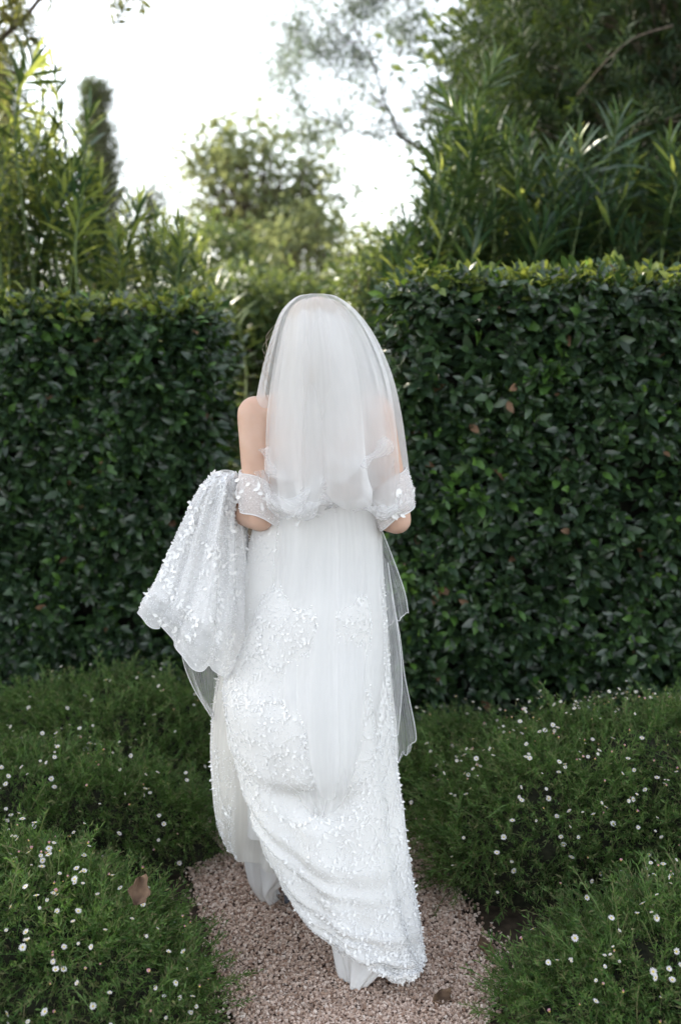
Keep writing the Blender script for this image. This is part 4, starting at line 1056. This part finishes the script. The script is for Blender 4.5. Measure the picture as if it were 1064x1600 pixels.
# wavy lower edge
vv = np.linspace(0, 1, 110)[:, None]; uu = np.linspace(0, 1, 190)[None]
ts.g[..., 2] += np.clip((vv - .8) / .2, 0, 1) * (.010 * np.sin(2 * np.pi * 6 * uu + 1) + .006 * np.sin(2 * np.pi * 13 * uu))
train = part('gathered_train', ts.mesh('gathered_train', M['lace_sheer'], True))
ti, tic = bundle(.86, .985); part('train_backing', ti.mesh('train_backing', M['lace'], True), train)
decorate(ts, train, tc_, 46, 34, 8000, npick=230, nloose=50, area=(.0, .56, .03, .99), size=(.010, .017), lift=.0012, edge=lambda x, r: (np.where(r.random(len(x)) < .5, .005 + .012 * r.random(len(x)), .485 + .02 * r.random(len(x))), .08 + .9 * x), nedge=240)
hem(np.concatenate([ts.g[-1], ts.g[-1, :1]]), train, .0012)

def flap(inner, outer, Yi, Yo, name, parent, seed, nv=60, nu=40, wave=.02, k=3, mat='tulle_thin', corner=.0):
    a = smooth_path([P(x, y, Yi) for x, y in inner], nv); b = smooth_path([P(x, y, Yo) for x, y in outer], nv)
    u = np.linspace(0, 1, nu)[None, :, None]; g = a[:, None] * (1 - u) + b[:, None] * u
    v = np.linspace(0, 1, nv)[:, None]
    g[..., 1] += wave * np.sin(2 * np.pi * k * u[..., 0] + seed + 2.5 * v) * (.3 + .7 * v) + .5 * wave * np.sin(2 * np.pi * 1.7 * k * u[..., 0] + 2 * seed + 4 * v)
    g[..., 0] += .12 * wave * np.sin(4 * np.pi * k * u[..., 0] + seed) * u[..., 0] * (1 - u[..., 0]) * 2
    s = Surf(g); o = part(name, s.mesh(name, M[mat]), parent)
    hem(s.g[:, -1], o); hem(s.g[-1], o)
    return o
flap([(345, 960), (345, 1000), (345, 1050), (345, 1110), (342, 1125)], [(292, 960), (284, 995), (287, 1035), (303, 1075), (330, 1116)], YB + .06, YB + .03, 'tulle_edge', train, 2, wave=.018)

# ---- sleeves: sheer lace bands round the upper arms
def sleeve(axis_a, axis_b, r0, r1, nm, seed, tilt):
    a, b = np.array(axis_a), np.array(axis_b); d = nrm(b - a); s1 = nrm(np.cross(d, [0, 1, 0])); s2 = np.cross(d, s1)
    nv, nu = 24, 60; th = np.linspace(0, 2 * np.pi, nu, endpoint=False)[None]; v = np.linspace(0, 1, nv)[:, None]
    rad = r0 - .004 + (r1 - r0) * v + .006 * np.sin(np.pi * v) + .002 * np.sin(5 * th + seed)
    g = a + (b - a) * v[..., None] + rad[..., None] * (np.cos(th)[..., None] * s1 + np.sin(th)[..., None] * s2)
    g = g + d * (tilt * np.cos(th) + .004 * np.sin(3 * th))[..., None]
    s = Surf(g); c = (a + (b - a) * v[..., None])
    o = part(nm, s.mesh(nm, M['lace_sheer'], True)); 
    for k in (0, -1): hem(np.concatenate([s.g[k], s.g[k, :1]]), o, .0016)
    decorate(s, o, c, seed, 5, 500, nloose=26, size=(.014, .021), npick=24, area=(0, 1, .05, .95), vlen=8)
    return o
dl = EL - SL; dr = ER - SR
sleeve(SL + dl * .62, SL + dl * 1.0, .050, .052, 'sleeve', 51, .020)
sleeve(SR + dr * .62, SR + dr * .98, .050, .052, 'sleeve', 52, -.020)

# ---- veil: two short gathered tiers over a long one
def veil_tier(rows, nv, nu, t0, t1, seed, amp, hem_wild, mat, name, parent, freqs=(7, 13, 23), roll=.03, drop=None):
    s, c, t = shell(rows, nv, nu, t0, t1)
    u = np.linspace(0, 1, nu)[None]; v = np.linspace(0, 1, nv)[:, None]; r = np.random.default_rng(seed)
    f = fold(nv, nu, freqs, [amp * k for k in (1, .55, .22)], seed, .02, 1, 1.6)
    du = nrm(np.gradient(s.g, axis=1))
    s.push(f, c)
    s.g += du * (np.roll(f, 5, 1) * .9)[..., None]
    if drop is not None: s.g[..., 2] += (np.interp(u, *zip(*drop)) * -.00157) * np.clip((v - .55) / .45, 0, 1) ** 1.3
    # ruffled, curling lower edge
    w = np.clip((v - .80) / .20, 0, 1) ** 1.5
    rf = sum(np.sin(2 * np.pi * k * u + r.random() * 6 + 3 * v) * a for k, a in ((4, .5), (7, .4), (12, .25), (19, .15)))
    s.push(w * hem_wild * rf, c)
    s.g[..., 2] += w * hem_wild * .8 * np.sin(2 * np.pi * 6 * u + 5 * v + seed) 
    ww = np.clip((v - .9) / .1, 0, 1)
    n = s.normals(c); s.g = s.g - n * (ww ** 1.5 * roll)[..., None]; s.g[..., 2] += (ww ** 2 * roll * .8)
    o = part(name, s.mesh(name, M[mat]), parent)
    return s, o
vy = YB + .02
short = [(484, 459, 506, 459, vy, .015, .015, 0), (462, 466, 528, 465, vy, .055, .05, 0), (440, 490, 556, 488, vy, .105, .08, 0), (425, 535, 583, 528, vy, .135, .08, 0), (413, 590, 606, 585, vy, .15, .08, 0), (405, 650, 619, 645, vy, .16, .08, 0), (404, 710, 627, 705, vy, .165, .08, 0), (410, 765, 631, 755, vy, .165, .08, .0), (424, 800, 628, 795, vy, .155, .08, .0)]
veil = part('veil', None); veil.location = (0, 0, 0)
s1, o1 = veil_tier(short, 120, 260, -20, 200, 61, .014, .024, 'tulle', 'short_tier', veil, (5, 9, 15), drop=[(0, 0), (.2, -25), (.32, 5), (.45, 8), (.6, -25), (.75, 25), (.88, 10), (1, -10)])
hem(s1.g[:, 0], o1, .0005); hem(s1.g[:, -1], o1, .0005)
inner = [(a + (495 - a) * .17, b + 6, c_ + (505 - c_) * .14, d_ + 6, y_, e * .93, f_, g_) for a, b, c_, d_, y_, e, f_, g_ in short]
inner[-1] = (448, 770, 598, 780, vy, .14, .08, .0); inner[-2] = (430, 735, 602, 745, vy, .15, .08, 0)
s2, o2 = veil_tier(inner, 120, 240, -12, 192, 67, .012, .030, 'tulle', 'short_tier', veil, (5, 8, 17), .05, drop=[(0, -40), (.2, 10), (.4, 25), (.6, -45), (.8, -20), (1, 25)])
long_ = [(486, 466, 504, 466, vy, .02, .01, 0), (448, 500, 545, 500, vy, .10, .02, 0), (434, 570, 574, 570, vy, .135, .03, 0), (428, 650, 586, 650, vy, .135, .03, 0), (428, 740, 582, 740, vy, .125, .03, 0), (418, 820, 594, 820, vy, .115, .03, 0), (408, 900, 598, 890, vy, .130, .03, 0), (396, 980, 602, 960, vy, .168, .03, 0), (396, 1060, 600, 1040, vy - .03, .195, .03, .01), (414, 1120, 592, 1110, vy - .05, .205, .03, .03), (442, 1165, 575, 1160, vy - .06, .20, .03, .055), (470, 1190, 545, 1188, vy - .07, .195, .03, .06)]
s3, o3 = veil_tier(long_, 170, 240, -5, 185, 73, .006, .006, 'tulle', 'long_tier', veil, (4, 9, 21), .01)
s4, o4 = veil_tier([(a, b, c_, d_, y_, e + .012, f_, g_) for a, b, c_, d_, y_, e, f_, g_ in long_[:-1]], 170, 240, 0, 180, 79, .007, .006, 'tulle', 'long_tier', veil, (3, 7, 17), .01)
flap([(575, 790), (585, 860), (596, 920), (604, 978)], [(585, 800), (612, 868), (632, 925), (638, 958)], YB + .06, YB + .08, 'veil_fall', veil, 1, wave=.014, k=2)
flap([(596, 900), (602, 1000), (606, 1080), (611, 1190), (612, 1198)], [(612, 930), (624, 990), (633, 1060), (650, 1148), (643, 1164)], YB + .05, YB + .06, 'veil_fall', veil, 4, wave=.016, k=2.4)
flap([(590, 850), (598, 960), (602, 1060), (606, 1150)], [(606, 880), (622, 990), (628, 1070), (622, 1150)], YB + .03, YB + .02, 'veil_fall', veil, 6, wave=.014, k=2)

# bunched lower edge of the short tiers: ribbons of tulle curling over themselves
def ruffle(path, Y, width, seed, turns=1.2, amp=.010):
    r = np.random.default_rng(seed); n, m = 110, 30
    c = smooth_path([P(x, y, Y + (dd[0] if dd else 0)) for x, y, *dd in path], n); t = nrm(np.gradient(c, axis=0))
    a = nrm(np.cross(t, [0, -1.0, .15])); bb = np.cross(t, a); s = np.linspace(0, 1, n)[:, None]; w = np.linspace(0, 1, m)[None]
    ang = turns * 2 * np.pi * w + 1.3 * np.sin(6 * s + seed) + .5 * np.sin(13 * s + 2 * seed); rad = width * (.25 + .5 * w) * (.75 + .35 * np.sin(13 * s + seed * 3))
    g = c[:, None] + a[:, None] * (rad * np.cos(ang))[..., None] + bb[:, None] * (rad * np.sin(ang) * .8)[..., None]
    g += .15 * amp * np.stack([wob(g, 40, seed), wob(g, 38, seed + 1), wob(g, 42, seed + 2)], -1)
    sf = Surf(g); return part('ruffle', sf.mesh('ruffle', M['tulle_thin']), veil)
VF = vy - .150
ruffle([(412, 735, .06), (418, 765, .05), (436, 786, .02), (462, 784), (484, 764), (504, 752, .01), (516, 750, .02)], VF, .042, 3, 1.3)
ruffle([(416, 700, .06), (422, 728, .05), (438, 745, .03), (450, 738, .02)], VF, .030, 5, 1.4)
ruffle([(446, 786, .02), (468, 800), (496, 786), (512, 776, .01)], VF, .036, 7, 1.2)
ruffle([(514, 712, .02), (532, 722), (552, 724), (572, 718), (590, 706, .02), (604, 690, .04)], VF, .034, 9, 1.0)
ruffle([(560, 782, .02), (586, 796, .02), (610, 798, .03), (634, 780, .07)], VF, .036, 11, 1.3)
